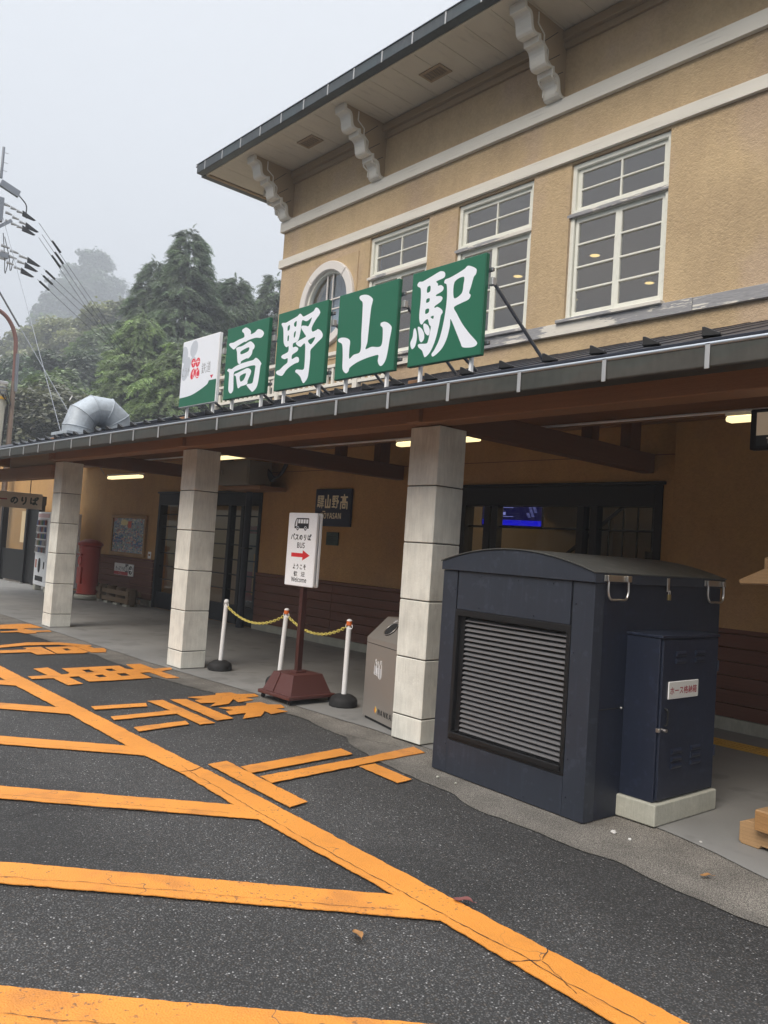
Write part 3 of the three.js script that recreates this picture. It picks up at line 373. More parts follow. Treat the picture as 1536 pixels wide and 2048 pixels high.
// ---------------------------------------------------------------- station building
const WZ = -8.1; // the road side of the front wall
const building = thing('station_building', 'tan stucco station building with white bands, sash windows and deep eaves', 'building');
{
  const b = building;
  // ground floor wall with two door openings, upper wall with window openings
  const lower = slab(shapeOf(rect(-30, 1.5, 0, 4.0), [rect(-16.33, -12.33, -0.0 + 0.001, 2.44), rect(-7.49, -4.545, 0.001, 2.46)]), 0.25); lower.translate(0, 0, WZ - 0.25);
  part('wall', lower, M.stuccoShaded, b);
  const upS = shapeOf(rect(-12.27, 1.5, 4.0, 8.25), [[-6.0, -4.675], [-7.91, -6.58], [-9.81, -8.49]].map(([a, c]) => rect(a, c, 4.5, 6.47)));
  const oval = new THREE.Path(); oval.absellipse(-10.83, 5.58, 0.6, 0.6, 0, Math.PI * 2); upS.holes.push(oval);
  const upper = slab(upS, 0.25, 0, 40); upper.translate(0, 0, WZ - 0.25); part('wall', upper, M.stucco, b);
  part('wall', bx(-12.27, -12.02, 4.0, 8.25, -16, WZ - 0.252), M.stucco, b); part('wall', bx(1.25, 1.5, 0, 8.25, -16, WZ - 0.252), M.stucco, b); part('wall', bx(-12.27, 1.5, 3.3, 8.25, -16.25, -16.002), M.stucco, b); part('wall', bx(-30, 1.5, 0, 3.29, -16.25, -16.002), M.stucco, b);
  part('upper_floor', bx(-12.0, 1.24, 3.75, 3.95, -16, WZ - 0.26), M.room, b); part('low_ceiling', bx(-29.9, 1.24, 3.0, 3.1, -15.99, WZ - 0.26), M.room, b);
  part('upper_ceiling', bx(-12.0, 1.24, 6.475, 6.6, -15.99, WZ - 0.26), M.roomUp, b); part('room_wall', bx(-11.99, 1.24, 3.96, 6.47, -15.2, -15.0), M.roomUp, b);
  part('room_wall', bx(-29.9, 1.24, 0.002, 2.99, -14.4, -14.2), M.room, b); part('partition', bx(-9.2, -9.0, 0.003, 2.99, -14.19, WZ - 0.27), M.room, b); part('partition', bx(-17.2, -17.0, 0.003, 2.99, -14.19, WZ - 0.27), M.room, b);
  part('curtain', bx(-11.7, -10.0, 4.0, 6.44, -8.52, -8.5), M.curtain, b);
  // pilaster on the right, shallow panel round the round window, thin control joints
  part('wall_panel', bx(-4.41, 1.4, 0.99, 4.0, WZ, WZ + 0.045, 0.004), M.stuccoShaded, b);
  const pan = shapeOf(rect(-11.6, -10.07, 4.63, 6.33)); const ph = new THREE.Path(); ph.absellipse(-10.83, 5.58, 0.62, 0.62, 0, Math.PI * 2); pan.holes.push(ph);
  const pg = slab(pan, 0.012, 0, 40); pg.translate(0, 0, WZ); part('wall_panel', pg, M.stuccoFine, b);
  part('wall_joint', bx(-12.2, -4.42, 2.785, 2.793, WZ, WZ + 0.006), M.wains, b);
  // white bands
  part('band', bx(-12.33, 1.5, 7.165, 7.35, WZ, WZ + 0.06, 0.006), M.trim, b); part('band', bx(-12.32, 1.5, 6.5, 6.65, WZ, WZ + 0.05, 0.006), M.trim, b);
  part('sill_band', bx(-12.3, -4.3, 4.315, 4.465, WZ, WZ + 0.055, 0.006), M.peel, b, 'white sill band with paint flaking to grey wood'); part('sill_band', bx(-4.297, 1.5, 4.318, 4.462, WZ, WZ + 0.05, 0.006), M.peel, b, 'white sill band with paint flaking to grey wood');
  part('band', bx(-12.33, -12.27, 7.165, 7.35, -16, WZ, 0.006), M.trim, b); part('band', bx(-12.32, -12.27, 6.5, 6.65, -16, WZ, 0.006), M.trim, b);
  // cornice under the soffit
  part('cornice', bx(-12.27, 1.5, 8.09, 8.21, WZ, WZ + 0.1, 0.01), M.soffitBrown, b); part('cornice', bx(-12.27, 1.5, 8.0, 8.088, WZ, WZ + 0.045, 0.008), M.soffitBrown, b);

  // sash windows
  const frameGeo = slab(shapeOf(rect(-0.665, 0.665, 0, 1.97), [rect(-0.608, 0.608, 1.385, 1.908), rect(-0.608, 0.608, 0.055, 1.295)]), 0.11, 0.006);
  const upperSash = slab(shapeOf(rect(-0.608, 0.608, 1.385, 1.908), [rect(-0.55, -0.012, 1.425, 1.635), rect(0.012, 0.55, 1.425, 1.635), rect(-0.55, -0.012, 1.657, 1.86), rect(0.012, 0.55, 1.657, 1.86)]), 0.04, 0.004);
  const rows = []; for (let i = 0; i < 4; i++) rows.push([0.11 + i * 0.286, 0.11 + i * 0.286 + 0.26]);
  const leafSash = slab(shapeOf(rect(-0.3, 0.304, 0.056, 1.294), rows.map(([a, c]) => rect(-0.256, 0.256, a, c))), 0.045, 0.005);
  const winM = M.frame, WX = [-5.3375, -7.245, -9.15];
  WX.forEach((x) => {
    const w = sub('window', b); w.position.set(x, 4.495, WZ - 0.145);
    part('frame', metreUV(frameGeo), winM, w); const us = part('sash', metreUV(upperSash), winM, w); us.position.z = 0.03;
    for (const s of [-1, 1]) { const l = part('sash', metreUV(leafSash), winM, w); l.position.set(s * 0.3, 0, 0.035); for (const [a, c] of rows) { const p = part('pane', face(0.51, c - a + 0.012, 0, 0, 0), M.glass, w); p.position.set(s * 0.3, (a + c) / 2, 0.056); p.rotation.set((uvRand() - 0.5) * 0.02, (uvRand() - 0.5) * 0.02, 0); } }
    for (const [cx, cy] of [[-0.281, 1.53], [0.281, 1.53], [-0.281, 1.758], [0.281, 1.758]]) part('pane', face(0.55, 0.216, cx, cy, 0.05), M.glass, w);
    part('sill', bx(-0.72, 0.69, -0.04, 0.004, 0.02, 0.24, 0.008), M.peel, w);
    part('rail', bx(-0.7, 0.668, 1.29, 1.34, 0.1, 0.145, 0.008), M.peel, w);
  });
  // round window
  {
    const w = sub('round_window', b); w.position.set(-10.83, 5.58, 0);
    for (let i = 0; i < 4; i++) { const a0 = Math.PI / 4 + (i * Math.PI) / 2 + 0.006, a1 = a0 + Math.PI / 2 - 0.012, s = new THREE.Shape(); s.absarc(0, 0, 0.725, a0, a1, false); s.absarc(0, 0, 0.575, a1, a0, true); const g = slab(s, 0.1, 0.012, 30); g.translate(0, 0, WZ - 0.03); part('surround', g, M.whiteStone, w); }
    const ring = new THREE.Shape(); ring.absarc(0, 0, 0.598, 0, Math.PI * 2); const hole = new THREE.Path(); hole.absarc(0, 0, 0.535, 0, Math.PI * 2); ring.holes.push(hole); const rg = slab(ring, 0.09, 0.008, 48); rg.translate(0, 0, WZ - 0.085); part('frame', rg, M.frame, w);
    for (const x of [-0.075, 0.075]) part('muntin', bx(x - 0.01, x + 0.01, -0.54, 0.54, WZ - 0.045, WZ - 0.025), M.whiteStone, w);
    for (const y of [-0.08, 0.09]) part('muntin', bx(-0.55, 0.55, y - 0.01, y + 0.01, WZ - 0.047, WZ - 0.027), M.whiteStone, w);
    const gl = new THREE.CircleGeometry(0.56, 48); gl.translate(0, 0, WZ - 0.055); part('pane', gl, M.glass, w);
  }
  // eaves: soffit boards, brackets, vents, fascia, gutter
  const EZ = -7.08, SY = 8.225;
  for (let i = 0; i < 34; i++) { const x = -13.35 + i * 0.45; part('plank', bx(x, x + 0.445, SY, SY + 0.02, i < 2 ? -16 : WZ - 0.02, EZ, 0.003, 'z'), M.soffit, b); }
  part('fascia_board', bx(-13.42, 2, SY - 0.02, SY + 0.06, EZ + 0.002, EZ + 0.04, 0.006), M.soffit, b); part('fascia_board', bx(-13.44, -13.36, SY - 0.02, SY + 0.06, -16.4, EZ, 0.006), M.soffitBrown, b);
  part('gutter', bx(-13.5, 2, 8.21, 8.37, EZ + 0.042, -6.9, 0.012), M.slate, b); part('gutter', bx(-13.58, -13.45, 8.21, 8.37, -16.5, EZ + 0.04, 0.012), M.slate, b);
  part('gutter_lip', bx(-13.52, 2, 8.37, 8.385, -6.925, -6.885, 0.006), M.lip, b);
  for (let i = 0; i < 24; i++) { const x = -13.2 + i * 0.602; part('gutter_strap', bx(x - 0.011, x + 0.011, 8.205, 8.392, -6.902, -6.893, 0.002), M.strap, b); }
  { const pos = [-13.6, 8.37, -6.92, 2, 8.37, -6.92, 2, 8.37, -17.6, -13.6, 8.37, -17.6, -9.5, 9.7, -12.2, -2, 9.7, -12.2], g = new THREE.BufferGeometry(); g.setAttribute('position', new THREE.Float32BufferAttribute(pos, 3)); g.setIndex([0, 1, 5, 0, 5, 4, 3, 0, 4, 2, 3, 4, 2, 4, 5, 1, 2, 5, 0, 3, 2, 0, 2, 1]); g.computeVertexNormals(); part('roof', metreUV(g), M.slate, b); }
  const prof = [[0, 0]]; // outline of a bracket: three scallops, seen from the side
  { let u = 0.0, v = 0; for (let i = 0; i < 3; i++) { const c = new THREE.CubicBezierCurve(new THREE.Vector2(u, v), new THREE.Vector2(u + 0.27, v - 0.1), new THREE.Vector2(u + 0.06, v + 0.23), new THREE.Vector2(u + 0.285, v + 0.205)); c.getPoints(10).slice(1).forEach((p) => prof.push([p.x, p.y])); v += 0.275; u += 0.285 + 0.012; prof.push([u, v]); } prof.push([u, 0.86]); }
  const topU = prof[prof.length - 1][0];
  const bodyGeo = metreUV(slab(shapeOf([...prof.slice(0).map(([u, v]) => [u - 0.03 < 0 ? 0 : u - 0.03, v + 0.025]), [0, 0.86]].filter((p, i, a) => !i || p[0] !== a[i - 1][0] || p[1] !== a[i - 1][1])), 0.2));
  const edgeGeo = metreUV(slab(shapeOf([...prof, ...prof.slice().reverse().map(([u, v]) => [Math.max(u - 0.045, 0), Math.min(v + 0.04, 0.86)])]), 0.24, 0.004));
  const zig = [[0.6, 0.84], [0.6, 0.7], [0.47, 0.62], [0.47, 0.52], [0.38, 0.46], [0.38, 0.34], [0.27, 0.28], [0.27, 0.17], [0.17, 0.12], [0.17, 0.03]];
  const zigGeo = metreUV(slab(shapeOf([...zig, ...zig.slice().reverse().map(([u, v]) => [u - 0.026, v - 0.024])]), 0.222));
  const joints = [[[0.46, 0.64], [0.62, 0.84]], [[0.36, 0.47], [0.62, 0.72]].map((p) => p), [[0.25, 0.3], [0.1, 0.5]]];
  function bracket(x, z, turn) {
    const k = sub('eaves_bracket', b); k.position.set(x, 7.362, z); k.rotation.y = turn - Math.PI / 2;
    const bo = part('body', bodyGeo, M.soffitBrown, k); bo.position.z = -0.1; const e = part('scalloped_edge', edgeGeo, M.trim, k); e.position.z = -0.12; for (const sd of [-1, 1]) for (let i = 0; i + 1 < zig.length; i++) part('moulding', beamBox([zig[i][0], zig[i][1], sd * 0.103], [zig[i + 1][0], zig[i + 1][1], sd * 0.103], 0.016, 0.016), M.trim, k);
    for (const [p, q] of [[[0.34, 0.36], [0.14, 0.52]], [[0.45, 0.55], [0.2, 0.78]], [[0.24, 0.2], [0.06, 0.33]]]) for (const s of [-1, 1]) part('groove', beamBox([p[0], p[1], s * 0.101], [q[0], q[1], s * 0.101], 0.006, 0.008), M.joint, k);
  }
  for (const x of [-12.15, -9.68, -6.28, -2.88]) bracket(x, WZ + 0.002, 0);
  bracket(-12.272, WZ - 0.16, -Math.PI / 2); bracket(-12.272, -11, -Math.PI / 2);
  for (const x of [-8.02, -10.93, -4.6]) {
    const v = sub('soffit_vent', b); v.position.set(x, SY, -7.58);
    const fr = slab(shapeOf(rect(-0.205, 0.205, -0.125, 0.125), [rect(-0.165, 0.165, -0.085, 0.085)]), 0.02, 0.004); fr.rotateX(Math.PI / 2); part('frame', fr, M.soffitBrown, v);
    part('backing', bx(-0.17, 0.17, -0.004, -0.001, -0.09, 0.09), M.dark, v);
    for (let i = 0; i < 7; i++) part('slat', bx(-0.165, 0.165, -0.014, -0.008, -0.075 + i * 0.024, -0.066 + i * 0.024), M.soffitBrown, v);
    for (let i = 0; i < 5; i++) part('slat', bx(-0.12 + i * 0.06 - 0.004, -0.12 + i * 0.06 + 0.004, -0.016, -0.01, -0.085, 0.085), M.soffitBrown, v);
  }
  // boarding below, with its capping rail and concrete foot
  const runs = [[-12.32, -7.5], [-4.53, 1.4], [-19.6, -16.34]];
  for (const [a, c] of runs) {
    part('wall_base', bx(a, c, 0.001, 0.125, WZ, WZ + 0.06, 0.006), M.plinth, b);
    const h = (0.955 - 0.127) / 6;
    for (let i = 0; i < 6; i++) for (let x = a; x < c - 0.01; x += 2.2) part('plank', bx(x + 0.002, Math.min(c, x + 2.198), 0.128 + i * h, 0.128 + i * h + h - 0.007, WZ, WZ + 0.04 - 0.0 * i, 0.006), M.wains, b);
    part('cap_rail', bx(a, c, 0.956, 1.0, WZ, WZ + 0.055, 0.006), M.wains, b);
  }
  // the far stretch of wall: pale tiles below
  for (let r = 0; r < 7; r++) for (let i = 0; i < 12; i++) part('tile', bx(-23.2 + i * 0.3, -23.2 + i * 0.3 + 0.28, 0.05 + r * 0.135, 0.05 + r * 0.135 + 0.118, WZ, WZ + 0.03, 0.008), i % 3 ? M.plinth : M.whiteStone, b);

  // entrance doors: dark frames, glass and thin bars
  function doorUnit(x0, x1, top, mull, bars, label) {
    const d = sub('entrance_door', b); if (label) d.userData.label = label;
    const z0 = WZ - 0.16, z1 = WZ + 0.02;
    part('jamb', bx(x0, x0 + 0.09, 0.002, top, z0, z1, 0.006), M.doorBlack, d); part('jamb', bx(x1 - 0.09, x1, 0.002, top, z0, z1, 0.006), M.doorBlack, d);
    part('header', bx(x0 + 0.09, x1 - 0.09, top - 0.24, top, z0, z1, 0.006), M.doorBlack, d);
    part('lintel_trim', bx(x0 - 0.03, x1 + 0.03, top, top + 0.035, z0, z1 + 0.03, 0.005), M.blackMetal, d);
    const xs = [x0 + 0.09, ...mull, x1 - 0.09];
    mull.forEach((m) => part('stile', bx(m - 0.05, m + 0.05, 0.002, top - 0.24, z0 + 0.03, z1 - 0.03, 0.006), M.doorBlack, d));
    for (let i = 0; i + 1 < xs.length; i++) {
      const a = xs[i] + (i ? 0.05 : 0), c = xs[i + 1] - (i + 2 < xs.length ? 0.05 : 0);
      part('kick_panel', bx(a, c, 0.002, 0.34, z0 + 0.05, z1 - 0.05, 0.004), M.doorBlack, d);
      part('pane', face(c - a, top - 0.24 - 0.34, (a + c) / 2, (top - 0.24 + 0.34) / 2, WZ - 0.07), M.glassDark, d);
      for (const y of bars) part('glazing_bar', bx(a, c, y - 0.012, y + 0.012, WZ - 0.085, WZ - 0.055, 0.003), M.doorBlack, d);
    }
  }
  doorUnit(-16.33, -12.33, 2.44, [-15.45, -14.5, -13.45, -13.0], [0.62, 0.9, 1.18, 1.46, 1.74, 2.0], 'dark glazed shop front left of the drainpipe');
  doorUnit(-7.49, -4.545, 2.46, [-7.05, -6.92, -5.6, -5.42], [1.35, 1.95], 'dark glazed automatic entrance behind the navy box');
  // stair and ceiling beams seen through the right hand door
  for (let i = 0; i < 12; i++) part('stair_step', bx(-7.1 + i * 0.22, -6.88 + i * 0.22, 0.004, 0.75 + i * 0.17, -10.9, -9.9), M.dark, b);
  for (let i = 0; i < 8; i++) part('baluster', bx(-7.0 + i * 0.22, -6.98 + i * 0.22, 0.75 + i * 0.17, 1.66 + i * 0.17, -9.88, -9.86), M.blackMetal, b);
  part('handrail', beamBox([-7.1, 1.6, -9.87], [-5.4, 2.92, -9.87], 0.04, 0.04), M.blackMetal, b);
  part('ceiling_beam', bx(-8.9, -4.0, 2.62, 2.78, -11.2, -11.05), M.room, b); part('ceiling_beam', bx(-6.6, -6.4, 2.6, 2.76, -14.1, -8.6), M.room, b);
  part('door_post', bx(-6.35, -6.28, 0.003, 2.5, -14.18, -14.1), M.wains, b);
}
{ // upper room downlights, then two lamps added to light the hall and shop
  const ys = 6.47;
  [[-7.47, -10.82], [-7.46, -12.46], [-9.05, -10.85], [-9.03, -12.46], [-5.87, -10.82], [-5.87, -12.46], [-10.6, -10.85], [-4.2, -10.82]].forEach(([x, z], i) => {
    const t = thing('downlight', ['round warm ceiling light seen in the upper right window', 'small far ceiling light seen through the upper windows', 'round warm ceiling light seen in the middle upper window', 'small far ceiling light in the lower left of the right window', 'ceiling light deep in the upper room near its right wall', 'far ceiling light deep in the upper room at its right', 'ceiling light behind the left upper window', 'ceiling light at the right end of the upper room'][i], 'ceiling light', [x, ys, z], 0);
    const rim = new THREE.TorusGeometry(0.085, 0.012, 6, 20); rim.rotateX(Math.PI / 2); part('rim', rim, M.whitePlastic, t); const l = new THREE.CylinderGeometry(0.08, 0.08, 0.01, 20); part('lamp', l, M.spot, t);
    const s = new THREE.SpotLight(0xffd890, 1.2, 0, 1.1, 0.6, 2); s.position.y = -0.02; s.target.position.y = -3; s.castShadow = true; t.add(s, s.target);
  });
  for (const [x, z, n] of [[-6.2, -10.2, 'long lamp added to light the entrance hall'], [-14.2, -10.2, 'long lamp added to light the shop']]) {
    const t = thing('added_lamp', n, 'added lamp', [x, 2.98, z]); part('housing', bx(-0.6, 0.6, -0.05, 0, -0.08, 0.08, 0.01), M.whitePlastic, t); part('tube', bx(-0.58, 0.58, -0.075, -0.052, -0.03, 0.03, 0.01), M.tube, t);
    const l = new THREE.RectAreaLight(0xffd9a0, x < -10 ? 16 : 55, 1.16, 0.1); l.position.y = -0.08; l.rotation.x = -Math.PI / 2; t.add(l);
  }
}
// ---------------------------------------------------------------- canopy along the front
{
  const c = thing('entrance_canopy', 'long brown timber canopy on three pale concrete columns with a metal gutter', 'canopy');
  const roofAt = (z) => 2.752 + (-4.0 - z) * 0.329;
  const X0 = -20.5, X1 = 2;
  const deck = (y0, y1, m, n, za = -3.99, zb = -8.09) => { const g = new THREE.ExtrudeGeometry(shapeOf([[-za, roofAt(za) + y0], [-zb, roofAt(zb) + y0], [-zb, roofAt(zb) + y1], [-za, roofAt(za) + y1]]), { depth: X1 - X0, bevelEnabled: false }); g.rotateY(Math.PI / 2); g.translate(X0, 0, 0); return part(n, metreUV(g), m, c); };
  deck(-0.03, 0.0, M.roof, 'roof_sheet'); deck(-0.075, -0.032, M.beam, 'roof_boarding', -4.06);
  for (let i = 0; i < 34; i++) { const x = X1 - 0.5 - i * 0.47; part('roof_seam', beamBox([x, roofAt(-4.0) + 0.002, -4.0], [x, roofAt(-8.05) + 0.002, -8.05], 0.02, 0.008), M.roof, c); }
  part('roof_edge', bx(X0, X1, 2.70, 2.758, -4.0, -3.985, 0.004), M.roof, c);
  // gutter, its rolled lip and straps
  part('gutter', bx(X0, X1, 2.585, 2.705, -4.06, -3.92, 0.014), M.patina, c);
  const lip = rod([X0, 2.708, -3.925], [X1, 2.708, -3.925], 0.013, 0.013, 8); part('gutter_lip', lip, M.lip, c);
  for (let i = 0; i < 27; i++) { const x = -2.6 - (i - 4) * 0.606; part('gutter_strap', bx(x - 0.013, x + 0.013, 2.58, 2.712, -3.918, -3.911, 0.002), M.strap, c); part('gutter_strap', bx(x - 0.013, x + 0.013, 2.703, 2.712, -4.06, -3.911, 0.002), M.strap, c); }
  for (let i = 0; i < 26; i++) { const x = -2.3 - (i - 4) * 0.606; part('rafter', beamBox([x, roofAt(-4.12) - 0.13, -4.12], [x, roofAt(-8.05) - 0.13, -8.05], 0.075, 0.1), M.beam, c); }
  for (let i = 0; i < 36; i++) { // small snow stops standing on the roof
    const x = -2.22 - (i - 3) * 0.374, z = -4.4, y = roofAt(z), s = slab(shapeOf([[-0.045, 0], [0.055, 0], [0.055, 0.012], [-0.03, 0.055], [-0.045, 0.055]]), 0.05, 0.003); s.rotateY(0.25); s.translate(x, y, z); part('snow_guard', metreUV(s), M.blackMetal, c);
  }
  // beams
  part('edge_beam', bx(-13.2, X1, 2.61, 2.80, -4.84, -4.62, 0.012), M.beam, c); part('edge_beam', bx(-13.2, X1, 2.802, 2.95, -4.80, -4.66, 0.01), M.beam, c);
  part('edge_beam', bx(-20.5, -13.24, 2.345, 2.56, -4.84, -4.66, 0.01), M.beam, c); part('filler_board', bx(-15.5, -13.24, 2.562, 2.84, -4.80, -4.72, 0.004), M.soffitBrown, c); part('beam_end', bx(-15.75, -15.52, 2.60, 2.85, -4.9, -4.5, 0.01), M.beam, c);
  part('purlin', bx(X0, X1, 2.845, 3.36, -6.5, -6.32, 0.012), M.beam, c); part('wall_plate', bx(X0, X1, 3.12, 3.3, WZ + 0.05, WZ + 0.16, 0.01), M.beam, c);
  part('conduit', rod([X0, 2.835, -6.3], [X1, 2.835, -6.3], 0.012, 0.012, 8), M.signWhite, c);
  const colX = [-4.83, -8.83, -13.06];
  for (const x of colX) {
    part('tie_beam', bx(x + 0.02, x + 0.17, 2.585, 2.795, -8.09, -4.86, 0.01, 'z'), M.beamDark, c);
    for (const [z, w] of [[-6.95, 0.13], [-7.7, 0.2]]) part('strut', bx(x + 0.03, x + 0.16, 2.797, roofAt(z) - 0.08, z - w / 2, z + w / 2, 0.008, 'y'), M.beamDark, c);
    part('post_block', bx(x - 0.1, x + 0.06, 2.615, 2.97, -4.655, -4.575, 0.008, 'y'), M.beam, c);
    const col = sub('column', c); col.position.set(x, 0, -4.88);
    const ys = [0.002, 0.205, 0.68, 1.155, 1.63, 2.105, 2.605];
    part('core', bx(-0.162, 0.162, 0.003, 2.6, -0.152, 0.152), M.joint, col);
    for (let i = 0; i < 6; i++) part('block', bx(-0.172, 0.172, ys[i] + 0.004, ys[i + 1] - 0.005, -0.162, 0.162, 0.008), M.column, col);
  }
}
// striplights hung below the purlin
[['striplight beside the drainpipe, just right of the second column', [-10.75, 2.84, -6.4]], ['short looking lower striplight between the second and third columns', [-13.25, 2.54, -5.9]], ['striplight half hidden behind the first column', [-6.36, 2.84, -6.4]], ['striplight nearest the black hanging sign', [-2.44, 2.84, -6.4]]].forEach(([label, p]) => {
  const t = thing('striplight', label, 'striplight', p);
  part('housing', bx(-0.62, 0.62, -0.03, 0.004, -0.055, 0.055, 0.008), M.whitePlastic, t);
  part('tube', bx(-0.62, 0.62, -0.075, -0.031, -0.05, 0.05, 0.016), M.tube, t);
  const l = new THREE.RectAreaLight(0xffd596, 0.9, 1.2, 0.09); l.position.y = -0.08; l.rotation.x = -Math.PI / 2; t.add(l);
});

// ---------------------------------------------------------------- big roof signs
function smooth(g, pts, S) { const P = pts.map(([x, y]) => [x * S, y * S]), n = P.length, k = 0.16; g.moveTo(...P[0]); for (let i = 0; i < n; i++) { const a = P[(i + n - 1) % n], b = P[i], c = P[(i + 1) % n], d = P[(i + 2) % n]; g.bezierCurveTo(b[0] + (c[0] - a[0]) * k, b[1] + (c[1] - a[1]) * k, c[0] - (d[0] - b[0]) * k, c[1] - (d[1] - b[1]) * k, c[0], c[1]); } g.closePath(); }
function roofSign(name, label, x0, x1, bodyM, faceM) {
  const y0 = 3.04, y1 = 3.815, z = -4.45, t = thing(name, label, 'sign', [(x0 + x1) / 2, y0, z]), w = (x1 - x0) / 2, h = y1 - y0;
  part('panel', bx(-w, w, 0, h, -0.04, 0, 0.005), bodyM, t); part('printed_face', face(2 * w - 0.014, h - 0.014, 0, h / 2, 0.0015), faceM, t);
  for (const x of [-w + 0.1, w - 0.14]) { part('post', bx(x - 0.012, x + 0.012, -0.16, h - 0.05, -0.075, -0.043, 0.004), M.signWhite, t); }
  for (const [x, y, l] of [[w + 0.02, h * 0.74, 0.68], [-w + 0.42, h * 0.2, 0.32]]) { part('stay', rod([x, y, -0.06], [x, y - l * 0.86 + 0.12, -0.06 - l * 0.98], 0.0145), M.pipe, t); part('clamp', bx(x - 0.022, x + 0.022, y - 0.04, y + 0.02, -0.08, -0.04, 0.005), M.strap, t); }
  for (const y of [0.1, h - 0.12]) part('back_rail', bx(-w + 0.03, w + 0.03, y - 0.014, y + 0.014, -0.071, -0.042, 0.004), M.pipe, t);
}
const brushFace = (k) => print(1024, 1024, (g, S) => {
  g.fillStyle = '#0c6145'; g.fillRect(0, 0, S, S); g.fillStyle = '#e2e6ee'; g.strokeStyle = '#e2e6ee'; g.lineWidth = 4; g.lineJoin = 'round';
  for (const s of BRUSH[k].ink) { g.beginPath(); smooth(g, parse(s), S); g.fill(); g.stroke(); }
  g.fillStyle = '#0c6145'; for (const s of BRUSH[k].gap) { g.beginPath(); smooth(g, parse(s), S); g.fill(); }
});
roofSign('roof_sign', 'green roof sign with the rightmost white brush character, a horse and ruler shape', -4.815, -4.025, M.green, brushFace('eki'));
roofSign('roof_sign', 'green roof sign with the white three pronged mountain character', -5.77, -4.978, M.green, brushFace('san'));
roofSign('roof_sign', 'green roof sign with the dense white brush character left of the mountain character', -6.735, -5.93, M.green, brushFace('ya'));
roofSign('roof_sign', 'green roof sign with the tall white tower-like character beside the white logo sign', -7.70, -6.895, M.green, brushFace('ko'));
roofSign('logo_sign', 'white roof sign with red flower logo and green wavy foot', -8.69, -7.86, M.signWhite, print(1024, 1024, (g, S) => {
  g.fillStyle = '#dfe4ec'; g.fillRect(0, 0, S, S);
  const petal = (x, y, rx, ry, a, col) => { g.fillStyle = col; g.beginPath(); g.ellipse(x, y, rx, ry, a, 0, 7); g.fill(); };
  const grey = '#b9c0ca';
  petal(55, 200, 105, 135, -0.2, grey); petal(330, 140, 105, 130, 0.35, grey); petal(330, 335, 85, 75, 0.5, grey); petal(135, 430, 110, 190, 0.35, grey);
  const red = '#d2233c'; g.save(); g.shadowColor = '#ffd9d9'; g.shadowBlur = 18;
  petal(345, 365, 62, 72, -0.25, red); petal(470, 370, 60, 72, 0.3, red); petal(350, 535, 62, 88, 0.45, red); petal(475, 535, 62, 85, -0.3, red); g.restore();
  g.strokeStyle = '#f4f0f2'; g.lineWidth = 12; g.lineCap = 'round'; const ln = (...p) => { g.beginPath(); g.moveTo(p[0], p[1]); for (let i = 2; i < p.length; i += 2) g.lineTo(p[i], p[i + 1]); g.stroke(); };
  ln(305, 360, 395, 360); ln(350, 325, 350, 400); ln(425, 360, 515, 360); ln(470, 325, 470, 400); ln(385, 455, 330, 540); ln(362, 505, 362, 600); ln(445, 455, 445, 560, 465, 595, 520, 590); ln(515, 470, 450, 520);
  write(g, 'こうや', 12, 400, 78, 160, 9, '#8b8d92', 0.05); write(g, '鉄道', 590, 395, 120, 175, 9, '#77777a', 0.1);
  g.fillStyle = '#0c6145'; g.beginPath(); g.moveTo(0, 880); g.bezierCurveTo(200, 880, 330, 875, 450, 845); g.bezierCurveTo(600, 810, 720, 770, 790, 740); g.lineTo(825, 690); g.lineTo(1024, 690); g.lineTo(1024, 1024); g.lineTo(0, 1024); g.closePath(); g.fill();
  g.fillStyle = '#c02a4a'; g.beginPath(); g.moveTo(845, 615); g.lineTo(935, 615); g.lineTo(890, 668); g.closePath(); g.fill();
}));

// ---------------------------------------------------------------- duct on the roof
{
  const t = thing('roof_duct', 'grey metal gooseneck duct arching over the canopy roof', 'duct', [-12.6, 0, 0]);
  const r = 0.23, R = 0.31, cz = -5.11, cy = 3.12, P = [[cz + R, 2.9]]; for (let i = 0; i <= 5; i++) { const a = (i / 5) * Math.PI, k = 1 / Math.cos(Math.PI / 10); P.push([cz + R * k * Math.cos(a === 0 ? 0.0 : a), cy + R * k * Math.sin(a)]); } P.push([cz - R, 3.1]);
  const ringAt = (i) => { const p = P[i], a = P[Math.max(0, i - 1)], b = P[Math.min(P.length - 1, i + 1)], d1 = new THREE.Vector2(p[0] - a[0], p[1] - a[1]).normalize(), d2 = new THREE.Vector2(b[0] - p[0], b[1] - p[1]).normalize(); const d = i === 0 ? d2 : i === P.length - 1 ? d1 : d1.clone().add(d2).normalize(), dd = i === 0 ? d2 : d1, s = 1 / Math.max(0.5, d.dot(dd)), n = [-d.y, d.x], out = []; for (let k = 0; k <= 28; k++) { const f = (k / 28) * Math.PI * 2; out.push([Math.cos(f) * r, p[1] + n[1] * Math.sin(f) * r * s, p[0] + n[0] * Math.sin(f) * r * s]); } return out; };
  for (let i = 0; i + 1 < P.length; i++) { const A = ringAt(i), B = ringAt(i + 1), pos = [], idx = []; for (let k = 0; k <= 28; k++) pos.push(...A[k], ...B[k]); for (let k = 0; k < 28; k++) idx.push(k * 2, k * 2 + 1, k * 2 + 2, k * 2 + 1, k * 2 + 3, k * 2 + 2); const g = new THREE.BufferGeometry(); g.setAttribute('position', new THREE.Float32BufferAttribute(pos, 3)); g.setIndex(idx); g.computeVertexNormals(); part('duct_segment', metreUV(g), M.galv, t); if (i) part('seam', pipeOf(A.slice(0, 28).map(([x, y, z]) => [x * 1.012, y, z]), 0.007, 56, 5, true), M.galv, t); }
  part('flange', bx(-0.33, 0.33, 2.98, 3.03, -5.1, -4.5, 0.006), M.galv, t); part('clip', rod([0.0, 3.52, -4.62], [0, 3.6, -4.66], 0.008), M.strap, t);
}
